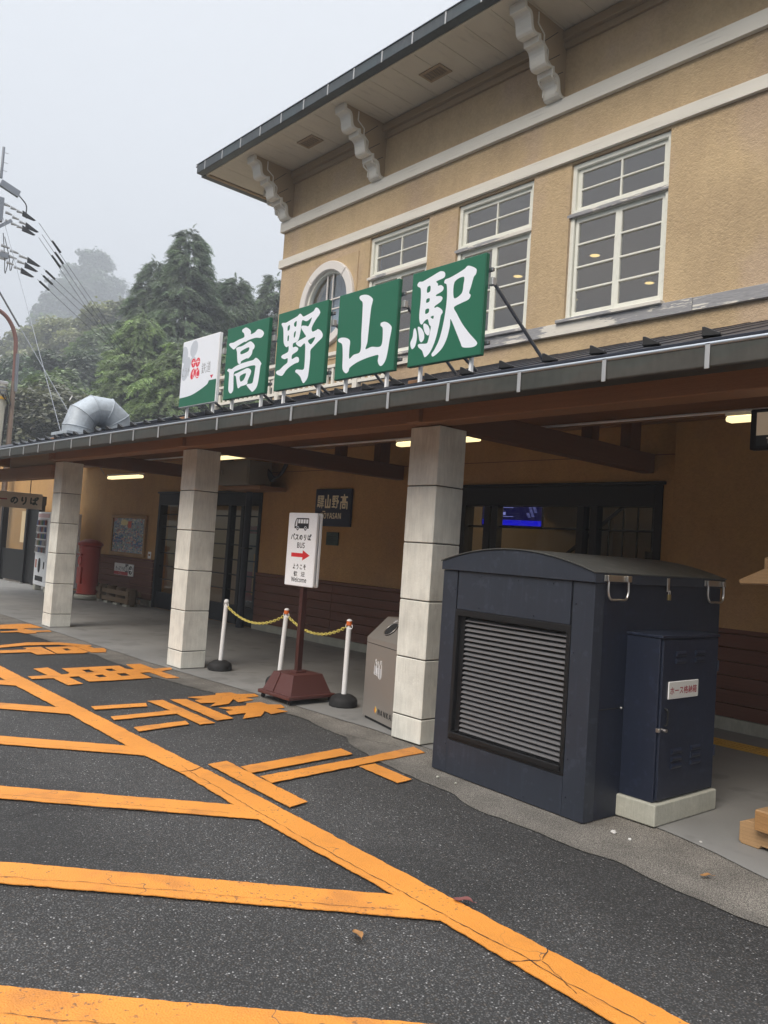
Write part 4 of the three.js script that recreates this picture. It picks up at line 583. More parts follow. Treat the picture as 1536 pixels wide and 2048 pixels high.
// ---------------------------------------------------------------- balcony railing behind the signs
{
  const t = thing('balcony_railing', 'white painted balcony railing behind the green roof signs', 'railing', [0, 0, -7.55]);
  part('top_rail', bx(-13.35, -8.6, 4.46, 4.52, -0.05, 0.05, 0.008), M.trim, t); part('top_rail', bx(-13.35, -8.6, 4.28, 4.33, -0.03, 0.03, 0.006), M.trim, t); part('bottom_rail', bx(-13.35, -8.6, 3.98, 4.03, -0.03, 0.03, 0.006), M.trim, t);
  for (let i = 0; i < 33; i++) { const x = -13.3 + i * 0.145; const big = i % 14 === 0; part(big ? 'post' : 'baluster', bx(x - (big ? 0.05 : 0.024), x + (big ? 0.05 : 0.024), big ? 3.8 : 4.031, big ? 4.6 : 4.279, big ? -0.05 : -0.02, big ? 0.05 : 0.02, 0.005, 'y'), M.trim, t); }
}
// ---------------------------------------------------------------- things on and before the wall
{
  const t = thing('station_name_board', 'dark blue board with gold station name above the small green plaque', 'sign', [-10.25, 1.872, WZ + 0.002]);
  part('board', bx(-0.455, 0.455, 0, 0.6, 0, 0.045, 0.006), std({ color: rgb(0.022, 0.028, 0.06), roughness: 0.5 }), t);
  part('printed_face', face(0.88, 0.57, 0, 0.3, 0.0465), print(1024, 664, (g, w, h) => {
    g.fillStyle = '#1c2446'; g.fillRect(0, 0, w, h); const gold = '#efe4c8';
    write(g, '驛', 45, 95, 200, 250, 21, gold); write(g, '山', 285, 95, 170, 250, 36, gold); write(g, '野', 495, 95, 200, 250, 27, gold); write(g, '髙', 735, 90, 230, 265, 32, gold);
    g.fillStyle = gold; g.font = 'bold 150px sans-serif'; g.textAlign = 'center'; g.save(); g.translate(w / 2 - 30, 540); g.scale(0.92, 1); g.fillText('KOYASAN', 0, 0); g.restore(); g.fillRect(225, 398, 82, 17);
  }), t);
  const p = thing('plaque', 'small square green bronze plaque below the blue name board', 'plaque', [-10.23, 1.57, WZ + 0.002]);
  part('plate', bx(-0.15, 0.15, 0, 0.21, 0, 0.025, 0.005), plain(0.035, 0.06, 0.05, 0.55, 0.3), p); for (let i = 0; i < 5; i++) part('engraved_line', bx(-0.02 - 0.06 * (i % 2 ? 1.4 : 0.2), 0.02 + 0.06 * (i % 2 ? 1.4 : 0.2), 0.045 + i * 0.03, 0.053 + i * 0.03, 0.025, 0.027), M.dark, p);
  const d = thing('poster_board', 'wooden framed picture crowded with small coloured figures on the back wall', 'poster', [-17.69, 1.03, WZ + 0.002]);
  for (const [a, b2, e, f] of [[-0.9, 0.9, 0, 0.07], [-0.9, 0.9, 0.85, 0.92], [-0.9, -0.82, 0.072, 0.848], [0.82, 0.9, 0.072, 0.848]]) part('frame', bx(a, b2, e, f, 0, 0.06, 0.008), M.pine, d);
  part('picture', face(1.66, 0.8, 0, 0.46, 0.03), print(512, 512, (g, S) => { const r = rng(77); g.fillStyle = '#8fa3ad'; g.fillRect(0, 0, S, S); g.fillStyle = '#39689a'; g.fillRect(0, 250, 170, 120); g.fillRect(330, 330, 150, 90); const pal = ['#cfa58e', '#c9cdc6', '#7c8fae', '#d8b39c', '#5f7796', '#9a6f66', '#d9d5b8', '#6c8a78', '#c07a72', '#3f5d86'];
    for (let i = 0; i < 900; i++) { g.fillStyle = pal[(r() * pal.length) | 0]; const x = r() * S, y = r() * S, s = 4 + r() * 13; g.beginPath(); g.ellipse(x, y, s * 0.6, s, r() * 3, 0, 7); g.fill(); } g.fillStyle = '#e0d59a'; g.beginPath(); g.ellipse(180, 70, 60, 45, 0, 0, 7); g.fill(); g.fillStyle = '#cf5a44'; g.fillRect(240, 50, 55, 95); }), d);
  const s = thing('ticket_sign', 'small white and red direction sign with arrow on the plank wall', 'sign', [-17.73, 0.58, WZ + 0.042]);
  part('plate', bx(-0.5, 0.5, 0, 0.265, 0, 0.015, 0.003), M.signWhite, s);
  part('printed_face', face(0.99, 0.255, 0, 0.1325, 0.0165), print(1024, 264, (g, w, h) => { g.fillStyle = '#e3e3e0'; g.fillRect(0, 0, w, h); g.fillStyle = '#b3262c'; g.fillRect(0, 188, 760, 76); g.fillStyle = '#3a3a3c'; g.fillRect(600, 0, 160, 188); g.fillStyle = '#e3e3e0'; g.fillRect(615, 70, 60, 90); g.fillRect(700, 40, 45, 120); write(g, 'きっぷうりば', 70, 62, 78, 110, 13, '#19191a', 0.1); g.fillStyle = '#e9c9c6'; g.font = '34px sans-serif'; g.fillText('Ticket office', 240, 240);
    g.fillStyle = '#141414'; g.beginPath(); g.ellipse(890, 132, 105, 100, 0, 0, 7); g.fill(); g.strokeStyle = '#f0f0ee'; g.lineWidth = 26; g.beginPath(); g.moveTo(810, 132); g.lineTo(960, 132); g.moveTo(900, 70); g.lineTo(965, 132); g.lineTo(900, 194); g.stroke(); }), s);
  const sw = thing('notice_card', 'tiny white card on the wall beside the framed picture', 'card', [-16.6, 1.02, WZ + 0.002]); part('card', bx(-0.07, 0.07, 0, 0.15, 0, 0.01, 0.002), M.signWhite, sw); part('text_line', bx(-0.04, 0.04, 0.06, 0.1, 0.01, 0.011), M.leafTan, sw);
}
{ // drainpipe, cupboard and cables by the left door
  const t = thing('drainpipe', 'dark blue round drainpipe standing before the left glazed doors', 'pipe', [-12.52, 0, -7.93]);
  part('pipe', rod([0, 0.002, 0], [0, 2.5, 0], 0.06, 0.06, 18), M.navyDark, t); part('shoe', rod([0, 0.001, 0], [0, 0.12, 0], 0.075, 0.07, 18), M.navyDark, t); part('bracket', bx(-0.075, 0.075, 1.4, 1.43, -0.1, 0.065, 0.006), M.blackMetal, t);
  const j = thing('wall_cupboard', 'beige metal switch cupboard hung high beside the second column', 'cabinet', [-12.25, 2.5, -7.6]);
  part('body', bx(-0.5, 0.5, 0, 0.42, -0.25, 0.2, 0.01), plain(0.22, 0.2, 0.165, 0.6), j); part('door', bx(-0.47, 0.47, 0.03, 0.39, 0.201, 0.212, 0.004), plain(0.23, 0.21, 0.175, 0.6), j); part('handle', bx(-0.36, -0.33, 0.18, 0.27, 0.213, 0.235, 0.005), M.steel, j); part('shelf', bx(-0.6, 0.7, -0.07, -0.005, -0.45, 0.1, 0.008), M.beam, j);
  const k = thing('cable_loops', 'loops of dark cable hanging at the right of the beige cupboard', 'cable', [-11.6, 2.5, -7.75]);
  for (let i = 0; i < 4; i++) part('cable', pipeOf([[-0.1, 0.2 + i * 0.03, 0], [0.1 + i * 0.03, 0.08 + i * 0.02, 0.05], [0.3 + i * 0.02, 0.2, 0.03], [0.38 + i * 0.03, 0.6, -0.1]], 0.016, 24, 6), M.cable, k);
}
{ // red pillar postbox
  const t = thing('postbox', 'round red pillar postbox half hidden behind the third column', 'postbox', [-18.0, 0, -7.35]);
  part('plinth', new THREE.LatheGeometry([[0, 0.001], [0.27, 0.001], [0.27, 0.1], [0.25, 0.12], [0, 0.12]].map((p) => new THREE.Vector2(...p)), 32), M.plinth, t);
  part('body', new THREE.LatheGeometry([[0, 0.121], [0.235, 0.121], [0.235, 0.16], [0.22, 0.17], [0.22, 1.13], [0.235, 1.15], [0.235, 1.19], [0.22, 1.2], [0, 1.2]].map((p) => new THREE.Vector2(...p)), 36), M.postRed, t);
  part('cap', new THREE.LatheGeometry([[0, 1.201], [0.26, 1.201], [0.275, 1.22], [0.275, 1.26], [0.24, 1.29], [0.12, 1.34], [0, 1.36]].map((p) => new THREE.Vector2(...p)), 36), M.postRed, t);
  part('slot_hood', bx(-0.1, 0.1, 0.98, 1.02, 0.19, 0.25, 0.01), M.postRed, t); part('door', bx(-0.12, 0.12, 0.35, 0.72, 0.18, 0.228, 0.012), M.postRed, t); part('badge', new THREE.CylinderGeometry(0.1, 0.1, 0.02, 24).rotateX(Math.PI / 2).translate(0.0, 0.87, 0.218), plain(0.42, 0.03, 0.015, 0.5), t);
}
{ // log planters
  const mk = (label, x) => { const t = thing('log_planter', label, 'planter', [x, 0, -7.62], 0, 'log planters under the direction sign');
    for (let i = 0; i < 3; i++) { const l = part('log', new THREE.CylinderGeometry(0.11, 0.115, 0.36, 12).translate(-0.48 + i * 0.48, 0.19, 0), M.greyWood, t); part('foot', bx(-0.58 + i * 0.48, -0.38 + i * 0.48, 0.001, 0.04, -0.08, 0.13, 0.006), M.plinth, t); }
    for (const y of [0.06, 0.22]) { part('rail', bx(-0.66, 0.66, y, y + 0.1, 0.112, 0.15, 0.01), M.greyWood, t); } for (const y of [0.06, 0.22]) part('rail', bx(-0.66, 0.66, y, y + 0.1, -0.15, -0.112, 0.01), M.greyWood, t);
    return t; };
  const a = mk('log planter with three short posts left of the shop front', -16.82); copyOf(a, 'log planter with three short posts nearer the red postbox', [-18.25, 0, -7.62]);
}
{ // white drinks machine, dark vestibule and hanging taxi sign at the far left
  const t = thing('vending_machine', 'white drinks vending machine partly behind the third column', 'vending machine', [-20.2, 0, -7.42], -0.1);
  part('body', bx(-0.6, 0.6, 0.13, 1.92, -0.36, 0.36, 0.02), M.whitePlastic, t); part('display_recess', bx(-0.52, 0.4, 0.92, 1.76, 0.345, 0.365, 0.006), plain(0.5, 0.45, 0.46, 0.6), t); part('top_strip', bx(-0.52, 0.5, 1.78, 1.88, 0.355, 0.37, 0.005), plain(0.6, 0.4, 0.4, 0.5), t);
  const r = rng(5), cols = [[0.3, 0.1, 0.08], [0.12, 0.16, 0.3], [0.35, 0.3, 0.2], [0.18, 0.2, 0.2], [0.4, 0.38, 0.36], [0.1, 0.2, 0.12]].map((c) => plain(...c, 0.4)), bot = new THREE.CylinderGeometry(0.026, 0.028, 0.12, 8);
  for (let y = 0; y < 5; y++) for (let i = 0; i < 6; i++) { const m = part('bottle', bot, cols[(r() * 6) | 0], t); m.position.set(-0.44 + i * 0.15, 0.995 + y * 0.165, 0.385); }
  for (let y = 0; y < 5; y++) part('shelf', bx(-0.52, 0.4, 0.918 + y * 0.165, 0.93 + y * 0.165, 0.366, 0.405, 0.003), M.whitePlastic, t);
  part('emblem', new THREE.CylinderGeometry(0.14, 0.14, 0.012, 24).scale(0.7, 1, 1.25).rotateX(Math.PI / 2).translate(-0.1, 0.62, 0.366), M.rubber, t); part('coin_slot', bx(0.3, 0.36, 0.55, 0.72, 0.36, 0.372, 0.004), M.rubber, t); part('delivery_flap', bx(-0.42, 0.3, 0.24, 0.36, 0.352, 0.366, 0.004), M.rubber, t); part('price_panel', bx(-0.5, -0.36, 0.55, 0.75, 0.36, 0.366), plain(0.5, 0.2, 0.15, 0.5), t);
  for (const x of [-0.5, 0.5]) part('foot', bx(x - 0.1, x + 0.1, 0.001, 0.128, 0.2, 0.35, 0.008), M.plinth, t);
  const d = thing('vestibule', 'dark metal glazed vestibule under the taxi sign', 'vestibule', [-23.3, 0, -7.6], 0.12);
  part('post', bx(1.0, 1.16, 0.002, 2.3, 0, 0.16, 0.008), M.blackMetal, d); part('post', bx(0.35, 0.46, 0.002, 2.15, 0.02, 0.14, 0.008), M.blackMetal, d); part('post', bx(-1.1, -0.98, 0.002, 2.3, 0, 0.16, 0.008), M.blackMetal, d); part('header', bx(-1.1, 1.2, 2.12, 2.36, 0.0, 0.18, 0.008), M.blackMetal, d);
  part('pane', face(1.3, 1.2, -0.32, 1.5, 0.08), M.glassDark, d); part('kick_panel', bx(-0.98, 0.35, 0.05, 0.9, 0.05, 0.1, 0.005), M.blackMetal, d); part('side_panel', bx(0.46, 1.0, 0.02, 2.12, 0.04, 0.08, 0.004), M.blackMetal, d); part('threshold', bx(-1.1, 0.6, 0.001, 0.03, 0.16, 0.22, 0.004), M.steel, d); part('notice', bx(0.05, 0.3, 1.1, 1.95, 0.09, 0.1), plain(0.5, 0.4, 0.25, 0.8), d);
  const s = thing('taxi_sign', 'cream hanging sign with red and black writing at the left edge', 'sign', [-20.6, 1.97, -6.3], Math.PI / 2);
  part('board', bx(-1.0, 0.8, 0, 0.38, -0.02, 0.02, 0.004), plain(0.5, 0.43, 0.34, 0.6), s);
  part('printed_face', face(1.78, 0.365, -0.1, 0.19, 0.0215), print(1200, 246, (g, w, h) => { g.fillStyle = '#cfc0ab'; g.fillRect(0, 0, w, h); write(g, 'タクシー', 28, 58, 150, 120, 20, '#a0282a', 0.06); write(g, 'のりば', 690, 55, 140, 135, 24, '#1d3326', 0.1); }), s);
  for (const x of [-0.7, 0.5]) part('hanger', rod([x, 0.38, 0], [x, 0.75, 0], 0.01), M.blackMetal, s);
}
// ---------------------------------------------------------------- bus stop sign
{
  const t = thing('bus_sign', 'white bus direction sign with red arrow on a maroon pole and weighted base', 'sign', [-6.64, 0, -4.93], 0.02);
  const bus = print(640, 1008, (g, w, h) => {
    g.fillStyle = '#f0f3f8'; g.fillRect(0, 0, w, h); g.fillStyle = '#17181c';
    g.beginPath(); g.moveTo(190, 66); g.lineTo(455, 66); g.quadraticCurveTo(468, 66, 468, 80); g.lineTo(468, 212); g.lineTo(140, 212); g.lineTo(140, 160); g.quadraticCurveTo(150, 90, 190, 66); g.fill();
    g.fillStyle = '#e4e8ee'; g.beginPath(); g.moveTo(186, 84); g.lineTo(206, 84); g.lineTo(196, 182); g.lineTo(160, 182); g.quadraticCurveTo(166, 120, 186, 84); g.fill(); for (let i = 0; i < 4; i++) g.fillRect(222 + i * 60, 84, 48, 56);
    for (const x of [215, 395]) { g.fillStyle = '#e4e8ee'; g.beginPath(); g.arc(x, 214, 34, 0, 7); g.fill(); g.fillStyle = '#17181c'; g.beginPath(); g.arc(x, 214, 26, 0, 7); g.fill(); g.fillStyle = '#e4e8ee'; g.beginPath(); g.arc(x, 214, 11, 0, 7); g.fill(); }
    write(g, 'バスのりば', 78, 290, 84, 88, 15, '#17181c', 0.12);
    g.fillStyle = '#17181c'; g.textAlign = 'center'; g.lineWidth = 4; g.strokeStyle = '#17181c'; g.font = '100px sans-serif'; g.fillText('BUS', 318, 482); g.strokeText('BUS', 318, 482); g.font = '84px sans-serif'; g.fillText('Welcome', 325, 956); g.strokeText('Welcome', 325, 956);
    g.fillStyle = '#d3252b'; g.beginPath(); g.moveTo(110, 556); g.lineTo(372, 556); g.lineTo(372, 512); g.lineTo(536, 582); g.lineTo(372, 656); g.lineTo(372, 612); g.lineTo(110, 612); g.closePath(); g.fill();
    write(g, 'ようこそ', 160, 704, 70, 80, 10, '#17181c', 0.15); write(g, '歓', 195, 806, 86, 74, 8, '#17181c'); write(g, '迎', 365, 806, 86, 74, 8, '#17181c');
  });
  for (const [n, z] of [['front_board', 0.03], ['back_board', -0.016]]) { const s = slab((() => { const q = new THREE.Shape(), w = 0.235, h = 0.37, r = 0.02; q.moveTo(-w + r, -h); q.lineTo(w - r, -h); q.absarc(w - r, -h + r, r, -Math.PI / 2, 0); q.lineTo(w, h - r); q.absarc(w - r, h - r, r, 0, Math.PI / 2); q.lineTo(-w + r, h); q.absarc(-w + r, h - r, r, Math.PI / 2, Math.PI); q.lineTo(-w, -h + r); q.absarc(-w + r, -h + r, r, Math.PI, 1.5 * Math.PI); return q; })(), 0.025, 0.003); s.translate(-0.03, 1.5, z); part(n, metreUV(s), M.signWhite, t); }
  part('printed_face', face(0.46, 0.73, -0.03, 1.5, 0.0565), bus, t);
  part('pole', bx(-0.026, 0.026, 0.27, 1.8, -0.024, 0.033, 0.004, 'y'), M.maroonPole, t);
  part('skirt', bx(-0.265, 0.265, 0.05, 0.085, -0.29, 0.29, 0.008), M.maroon, t);
  const fr = new THREE.BufferGeometry(), q = [], P = [[0.235, 0.085, 0.25], [0.165, 0.27, 0.18]]; for (const [w, y, d] of P) q.push([-w, y, d], [w, y, d], [w, y, -d], [-w, y, -d]); fr.setAttribute('position', new THREE.Float32BufferAttribute(q.flat(), 3)); fr.setIndex([0, 1, 5, 0, 5, 4, 1, 2, 6, 1, 6, 5, 2, 3, 7, 2, 7, 6, 3, 0, 4, 3, 4, 7, 4, 5, 6, 4, 6, 7]); const fg = metreUV(fr); fg.computeVertexNormals(); part('weight', fg, M.maroon, t);
  part('rib', beamBox([-0.06, 0.09, 0.252], [-0.045, 0.272, 0.182], 0.02, 0.012), M.maroon, t); part('collar', bx(-0.05, 0.05, 0.268, 0.29, -0.065, 0.065, 0.005), M.maroon, t);
  for (const [x, z] of [[-0.22, 0.25], [0.22, 0.25], [0.22, -0.25], [-0.22, -0.25]]) { part('caster', new THREE.CylinderGeometry(0.022, 0.022, 0.02, 12).rotateZ(Math.PI / 2).translate(x, 0.024, z), M.rubber, t); part('caster_fork', bx(x - 0.014, x + 0.014, 0.03, 0.052, z - 0.012, z + 0.012), M.blackMetal, t); }
}
// ---------------------------------------------------------------- chain barrier
{
  function post(label, x, z, lean, ball) {
    const t = thing('barrier_post', label, 'barrier post', [x, 0, z], 0, 'white chain posts by the column'); t.userData.group = undefined; delete t.userData.group;
    part('base', new THREE.LatheGeometry([[0, 0.001], [0.135, 0.001], [0.142, 0.01], [0.14, 0.055], [0.125, 0.085], [0.085, 0.11], [0.05, 0.118], [0, 0.118]].map((p) => new THREE.Vector2(...p)), 12), M.rubber, t);
    const up = (g) => { g.rotateZ(-lean); return g; };
    part('pole', up(rod([0, 0.11, 0], [0, 0.76, 0], 0.0255, 0.0255, 16)), M.whitePlastic, t);
    part('neck', up(rod([0, 0.76, 0], [0, 0.79, 0], 0.018, 0.016, 12)), M.whitePlastic, t);
    for (const s of [-1, 1]) part('hook', up(pipeOf([[s * 0.014, 0.768, 0], [s * 0.04, 0.758, 0], [s * 0.05, 0.78, 0], [s * 0.042, 0.8, 0]], 0.0045, 12, 6)), M.whitePlastic, t);
    if (ball) part('ball', up(new THREE.SphereGeometry(0.03, 18, 12).translate(0, 0.815, 0)), M.whitePlastic, t);
    else { part('band', up(rod([0, 0.79, 0], [0, 0.83, 0], 0.029, 0.029, 16)), M.orangeBand, t); part('cap', up(new THREE.SphereGeometry(0.028, 16, 8, 0, 6.3, 0, 1.6).scale(1, 0.7, 1).translate(0, 0.832, 0)), M.whitePlastic, t); }
  }
  post('white barrier post with round ball top, nearest the second column', -8.48, -5.14, 0.05, true);
  post('white barrier post with orange band behind the bus sign base', -7.35, -5.2, 0.075, false);
  post('white barrier post with orange band right of the bus sign', -6.19, -5.17, 0.012, false);
  function chain(label, a, b, sag) {
    const t = thing('chain', label, 'chain', [0, 0, 0]), A = new THREE.Vector3(...a), B = new THREE.Vector3(...b), link = [], n = Math.round(A.distanceTo(B) * 1.06 / 0.036);
    const at = (s) => { const p = A.clone().lerp(B, s); p.y -= sag * 4 * s * (1 - s); return p; };
    for (let i = 0; i < n; i++) { const p = at(i / n), q = at((i + 1) / n), d = q.clone().sub(p), g = new THREE.TorusGeometry(0.0135, 0.0042, 6, 12); g.scale(1.75, 1, 1); g.rotateX(i % 2 ? Math.PI / 2 + 0.3 : 0.3); g.applyQuaternion(new THREE.Quaternion().setFromUnitVectors(new THREE.Vector3(1, 0, 0), d.normalize())); g.translate(...p.add(q).multiplyScalar(0.5).toArray()); link.push(g); }
    for (const g of link) part('link', g, M.chain, t);
  }
  chain('yellow plastic chain sagging between ball topped post and middle post', [-8.40, 0.755, -5.14], [-7.34, 0.755, -5.2], 0.13); chain('yellow plastic chain running behind the bus sign pole to the right post', [-7.24, 0.755, -5.2], [-6.23, 0.765, -5.17], 0.12);
}
// ---------------------------------------------------------------- recycling bin
{
  const t = thing('recycling_bin', 'brushed steel recycling bin with sloping top beside the first column', 'bin', [-5.42, 0, -4.93], -0.27);
  const side = shapeOf([[0, 0.03], [0, 0.74], [-0.2, 0.93], [-0.42, 0.93], [-0.42, 0.03]]), g = slab(side, 0.62, 0.004); g.rotateY(-Math.PI / 2); g.translate(0.31, 0, 0);
  part('body', metreUV(g, 'y'), M.brushed, t); part('front_trim', bx(-0.305, 0.305, 0.69, 0.694, 0, 0.0025), M.blackMetal, t);
  const hole = new THREE.CylinderGeometry(0.075, 0.075, 0.012, 28).rotateX(Math.PI / 2 - 0.811); hole.translate(-0.02, 0.838, -0.096); part('bottle_hole', hole, M.rubber, t); const rim = new THREE.TorusGeometry(0.075, 0.003, 8, 30).rotateX(-0.811 + 0).translate(-0.02, 0.845, -0.092); part('hole_rim', rim, M.steel, t);
  const ln = (pts, m = M.signWhite, n = 'pictogram') => part(n, pipeOf(pts, 0.0022, 30, 5, true), m, t);
  for (const [x, y, h] of [[-0.09, 0.43, 0.13], [-0.045, 0.425, 0.12], [0.005, 0.405, 0.155]]) { ln([[x - 0.02, y, 0.003], [x + 0.02, y, 0.003], [x + 0.02, y + h * 0.65, 0.003], [x + 0.008, y + h * 0.85, 0.003], [x + 0.008, y + h, 0.003], [x - 0.008, y + h, 0.003], [x - 0.008, y + h * 0.85, 0.003], [x - 0.02, y + h * 0.65, 0.003]]); part('pictogram_fill', bx(x - 0.017, x + 0.017, y + 0.004, y + h * 0.55, 0.0005, 0.0022), plain(0.5, 0.5, 0.52, 0.5), t); }
  part('logo_mark', slab(shapeOf([[-0.07, 0.115], [-0.045, 0.085], [-0.045, 0.145]]), 0.002), plain(0.7, 0.2, 0.03), t); part('logo_mark', slab(shapeOf([[-0.043, 0.085], [-0.02, 0.115], [-0.043, 0.15]]), 0.002), plain(0.8, 0.55, 0.1), t);
  part('lettering', face(0.36, 0.085, 0.175, 0.112, 0.0022), (() => { const c = document.createElement('canvas'); c.width = 384; c.height = 90; const q = c.getContext('2d'); q.font = 'bold 70px sans-serif'; q.fillStyle = '#ffffff'; q.clearRect(0, 0, 384, 90); [...'NANKAI'].forEach((ch, i) => q.fillText(ch, 6 + i * 60, 70)); const tt = new THREE.CanvasTexture(c), b = document.createElement('canvas'); b.width = 384; b.height = 90; const k = b.getContext('2d'); k.fillStyle = '#000'; k.fillRect(0, 0, 384, 90); k.drawImage(c, 0, 0); const al = new THREE.CanvasTexture(b); return std({ color: rgb(0.015, 0.015, 0.018), alphaMap: al, transparent: true, roughness: 0.5 }); })(), t);
  const wl = part('lettering', face(0.3, 0.045, 0, 0, 0), (() => { const b = document.createElement('canvas'); b.width = 384; b.height = 64; const k = b.getContext('2d'); k.fillStyle = '#000'; k.fillRect(0, 0, 384, 64); write(k, 'ビン'.length ? 'ばーのり' : '', 20, 8, 60, 34, 7, '#fff', 0.2); k.fillStyle = '#fff'; k.fillRect(20, 52, 300, 7); return std({ color: rgb(0.75, 0.75, 0.77), alphaMap: new THREE.CanvasTexture(b), transparent: true, roughness: 0.5 }); })(), t); wl.rotation.x = -Math.PI / 2 + 0.76; wl.position.set(0.03, 0.907, -0.166);
  part('plinth', bx(-0.29, 0.29, 0.001, 0.029, -0.4, -0.02), M.rubber, t);
}
// ---------------------------------------------------------------- navy pump enclosure
{
  const t = thing('pump_enclosure', 'large dark navy metal enclosure with arched lid and louvred front', 'enclosure', [-3.478, 0, -4.305], -0.0625);
  const m = M.navy;
  part('carcass', bx(-0.672, 0.664, 0.001, 1.438, -1.45, -0.1), M.navyDark, t);
  part('corner_panel', bx(-0.68, -0.533, 0.001, 1.438, -0.099, 0, 0.004), m, t); part('corner_panel', bx(0.508, 0.672, 0.001, 1.438, -0.099, 0, 0.004), m, t);
  part('top_panel', bx(-0.518, 0.494, 1.165, 1.438, -0.03, 0, 0.003), m, t); part('groove_strip', bx(-0.532, -0.519, 1.166, 1.438, -0.05, -0.012), M.blackMetal, t); part('groove_strip', bx(0.495, 0.507, 1.166, 1.438, -0.05, -0.012), M.blackMetal, t); part('foot_panel', bx(-0.532, 0.507, 0.001, 0.238, -0.03, 0, 0.003), m, t);
  const X0 = -0.531, X1 = 0.506; part('louvre_frame', metreUV(slab(shapeOf(rect(X0, X1, 0.24, 1.163), [rect(X0 + 0.032, X1 - 0.032, 0.30, 1.12)]), 0.06, 0.004).translate(0, 0, -0.055)), M.blackMetal, t); part('louvre_sill', bx(X0 + 0.02, X1 - 0.02, 0.262, 0.3, -0.02, 0.02, 0.006), M.blackMetal, t);
  part('louvre_backing', bx(X0 + 0.03, X1 - 0.03, 0.3, 1.12, -0.098, -0.09), M.rubber, t); part('louvre_side', bx(X0 + 0.033, X0 + 0.075, 0.301, 1.119, -0.085, -0.03), M.blackMetal, t);
  const blade = metreUV(slab(shapeOf([[0.004, 0], [0.012, 0.0], [0.012, 0.007], [-0.008, 0.0165], [-0.03, 0.018], [-0.03, 0.015], [-0.008, 0.013], [0.004, 0.005]]), X1 - X0 - 0.115)); blade.rotateY(-Math.PI / 2); blade.scale(-1, 1, 1); { const ix = blade.attributes.position, nn = blade.attributes.normal; blade.computeVertexNormals(); const a = ix.array, nrm = nn.array; for (let i = 0; i < ix.count; i += 3) for (let c = 0; c < 3; c++) { let s = a[(i + 1) * 3 + c]; a[(i + 1) * 3 + c] = a[(i + 2) * 3 + c]; a[(i + 2) * 3 + c] = s; } blade.computeVertexNormals(); }
  for (let i = 0; i < 24; i++) { const s = part('slat', blade, M.slat, t); s.position.set(X0 + 0.08, 0.308 + i * 0.0337, -0.04); }
  const LW = 0.684, arch = [[-LW, 1.44], [LW, 1.44], [LW, 1.497]]; for (let i = 1; i < 48; i++) { const x = LW - (i / 24) * LW; arch.push([x, 1.497 + 0.112 * (1 - (x / LW) ** 2)]); } arch.push([-LW, 1.497]);
  const lid = slab(shapeOf(arch), 1.5, 0.003); lid.translate(0, 0, -1.48); part('lid', metreUV(lid), m, t);
  const skin = arch.slice(2).map(([x, y]) => [x * 1.004, y + 0.003]); const sk = slab(shapeOf([...skin, ...skin.slice().reverse().map(([x, y]) => [x, y + 0.006])]), 1.52); sk.translate(0, 0, -1.49); part('lid_skin', metreUV(sk), std({ map: per(T.dusty, 0.9), color: rgb(3.0, 2.5, 1.6), roughness: 0.6, roughnessMap: per(T.grime, 0.7) }), t);
  for (const z of [-0.19, -1.32]) { const h = sub('lifting_handle', t); part('plate', bx(0.685, 0.695, 1.45, 1.49, z - 0.15, z + 0.13, 0.003), M.steel, h); part('grip', pipeOf([[0.701, 1.465, z + 0.1], [0.703, 1.38, z + 0.1], [0.705, 1.345, z + 0.08], [0.705, 1.34, z], [0.705, 1.345, z - 0.08], [0.703, 1.38, z - 0.1], [0.701, 1.465, z - 0.1]], 0.008, 40, 8), M.steel, h); for (const s of [-1, 1]) part('lug', bx(0.695, 0.711, 1.452, 1.488, z + s * 0.1 - 0.02, z + s * 0.1 + 0.02, 0.004), M.steel, h); }
  { const l = sub('latch', t); part('hasp', bx(0.685, 0.693, 1.40, 1.49, -0.765, -0.735, 0.003), M.steel, l); part('shackle', pipeOf([[0.699, 1.38, -0.76], [0.701, 1.405, -0.757], [0.701, 1.41, -0.75], [0.701, 1.405, -0.743], [0.699, 1.38, -0.74]], 0.003, 16, 6), M.steel, l); part('padlock', bx(0.691, 0.707, 1.345, 1.385, -0.765, -0.735, 0.004), plain(0.4, 0.32, 0.16, 0.35, 0.9), l); }
  part('side_seam', bx(0.6635, 0.667, 0.662, 0.667, -1.45, -0.1), M.rubber, t); part('bolt', new THREE.SphereGeometry(0.008, 10, 6).translate(0.668, 0.665, -0.33), M.steel, t);
  const rv = new THREE.SphereGeometry(0.0055, 8, 5); for (const [x, y] of [[-0.55, 1.3], [-0.55, 1.0], [-0.55, 0.62], [-0.55, 0.2], [0.535, 1.3], [0.535, 1.0], [0.535, 0.62], [0.535, 0.35], [0.535, 0.12], [-0.3, 1.41], [0.05, 1.41], [0.35, 1.41], [-0.3, 1.19], [0.2, 1.19], [-0.2, 0.03], [0.2, 0.03]]) { const q = part('rivet', rv, M.navyDark, t); q.position.set(x, y, 0.001); }
}
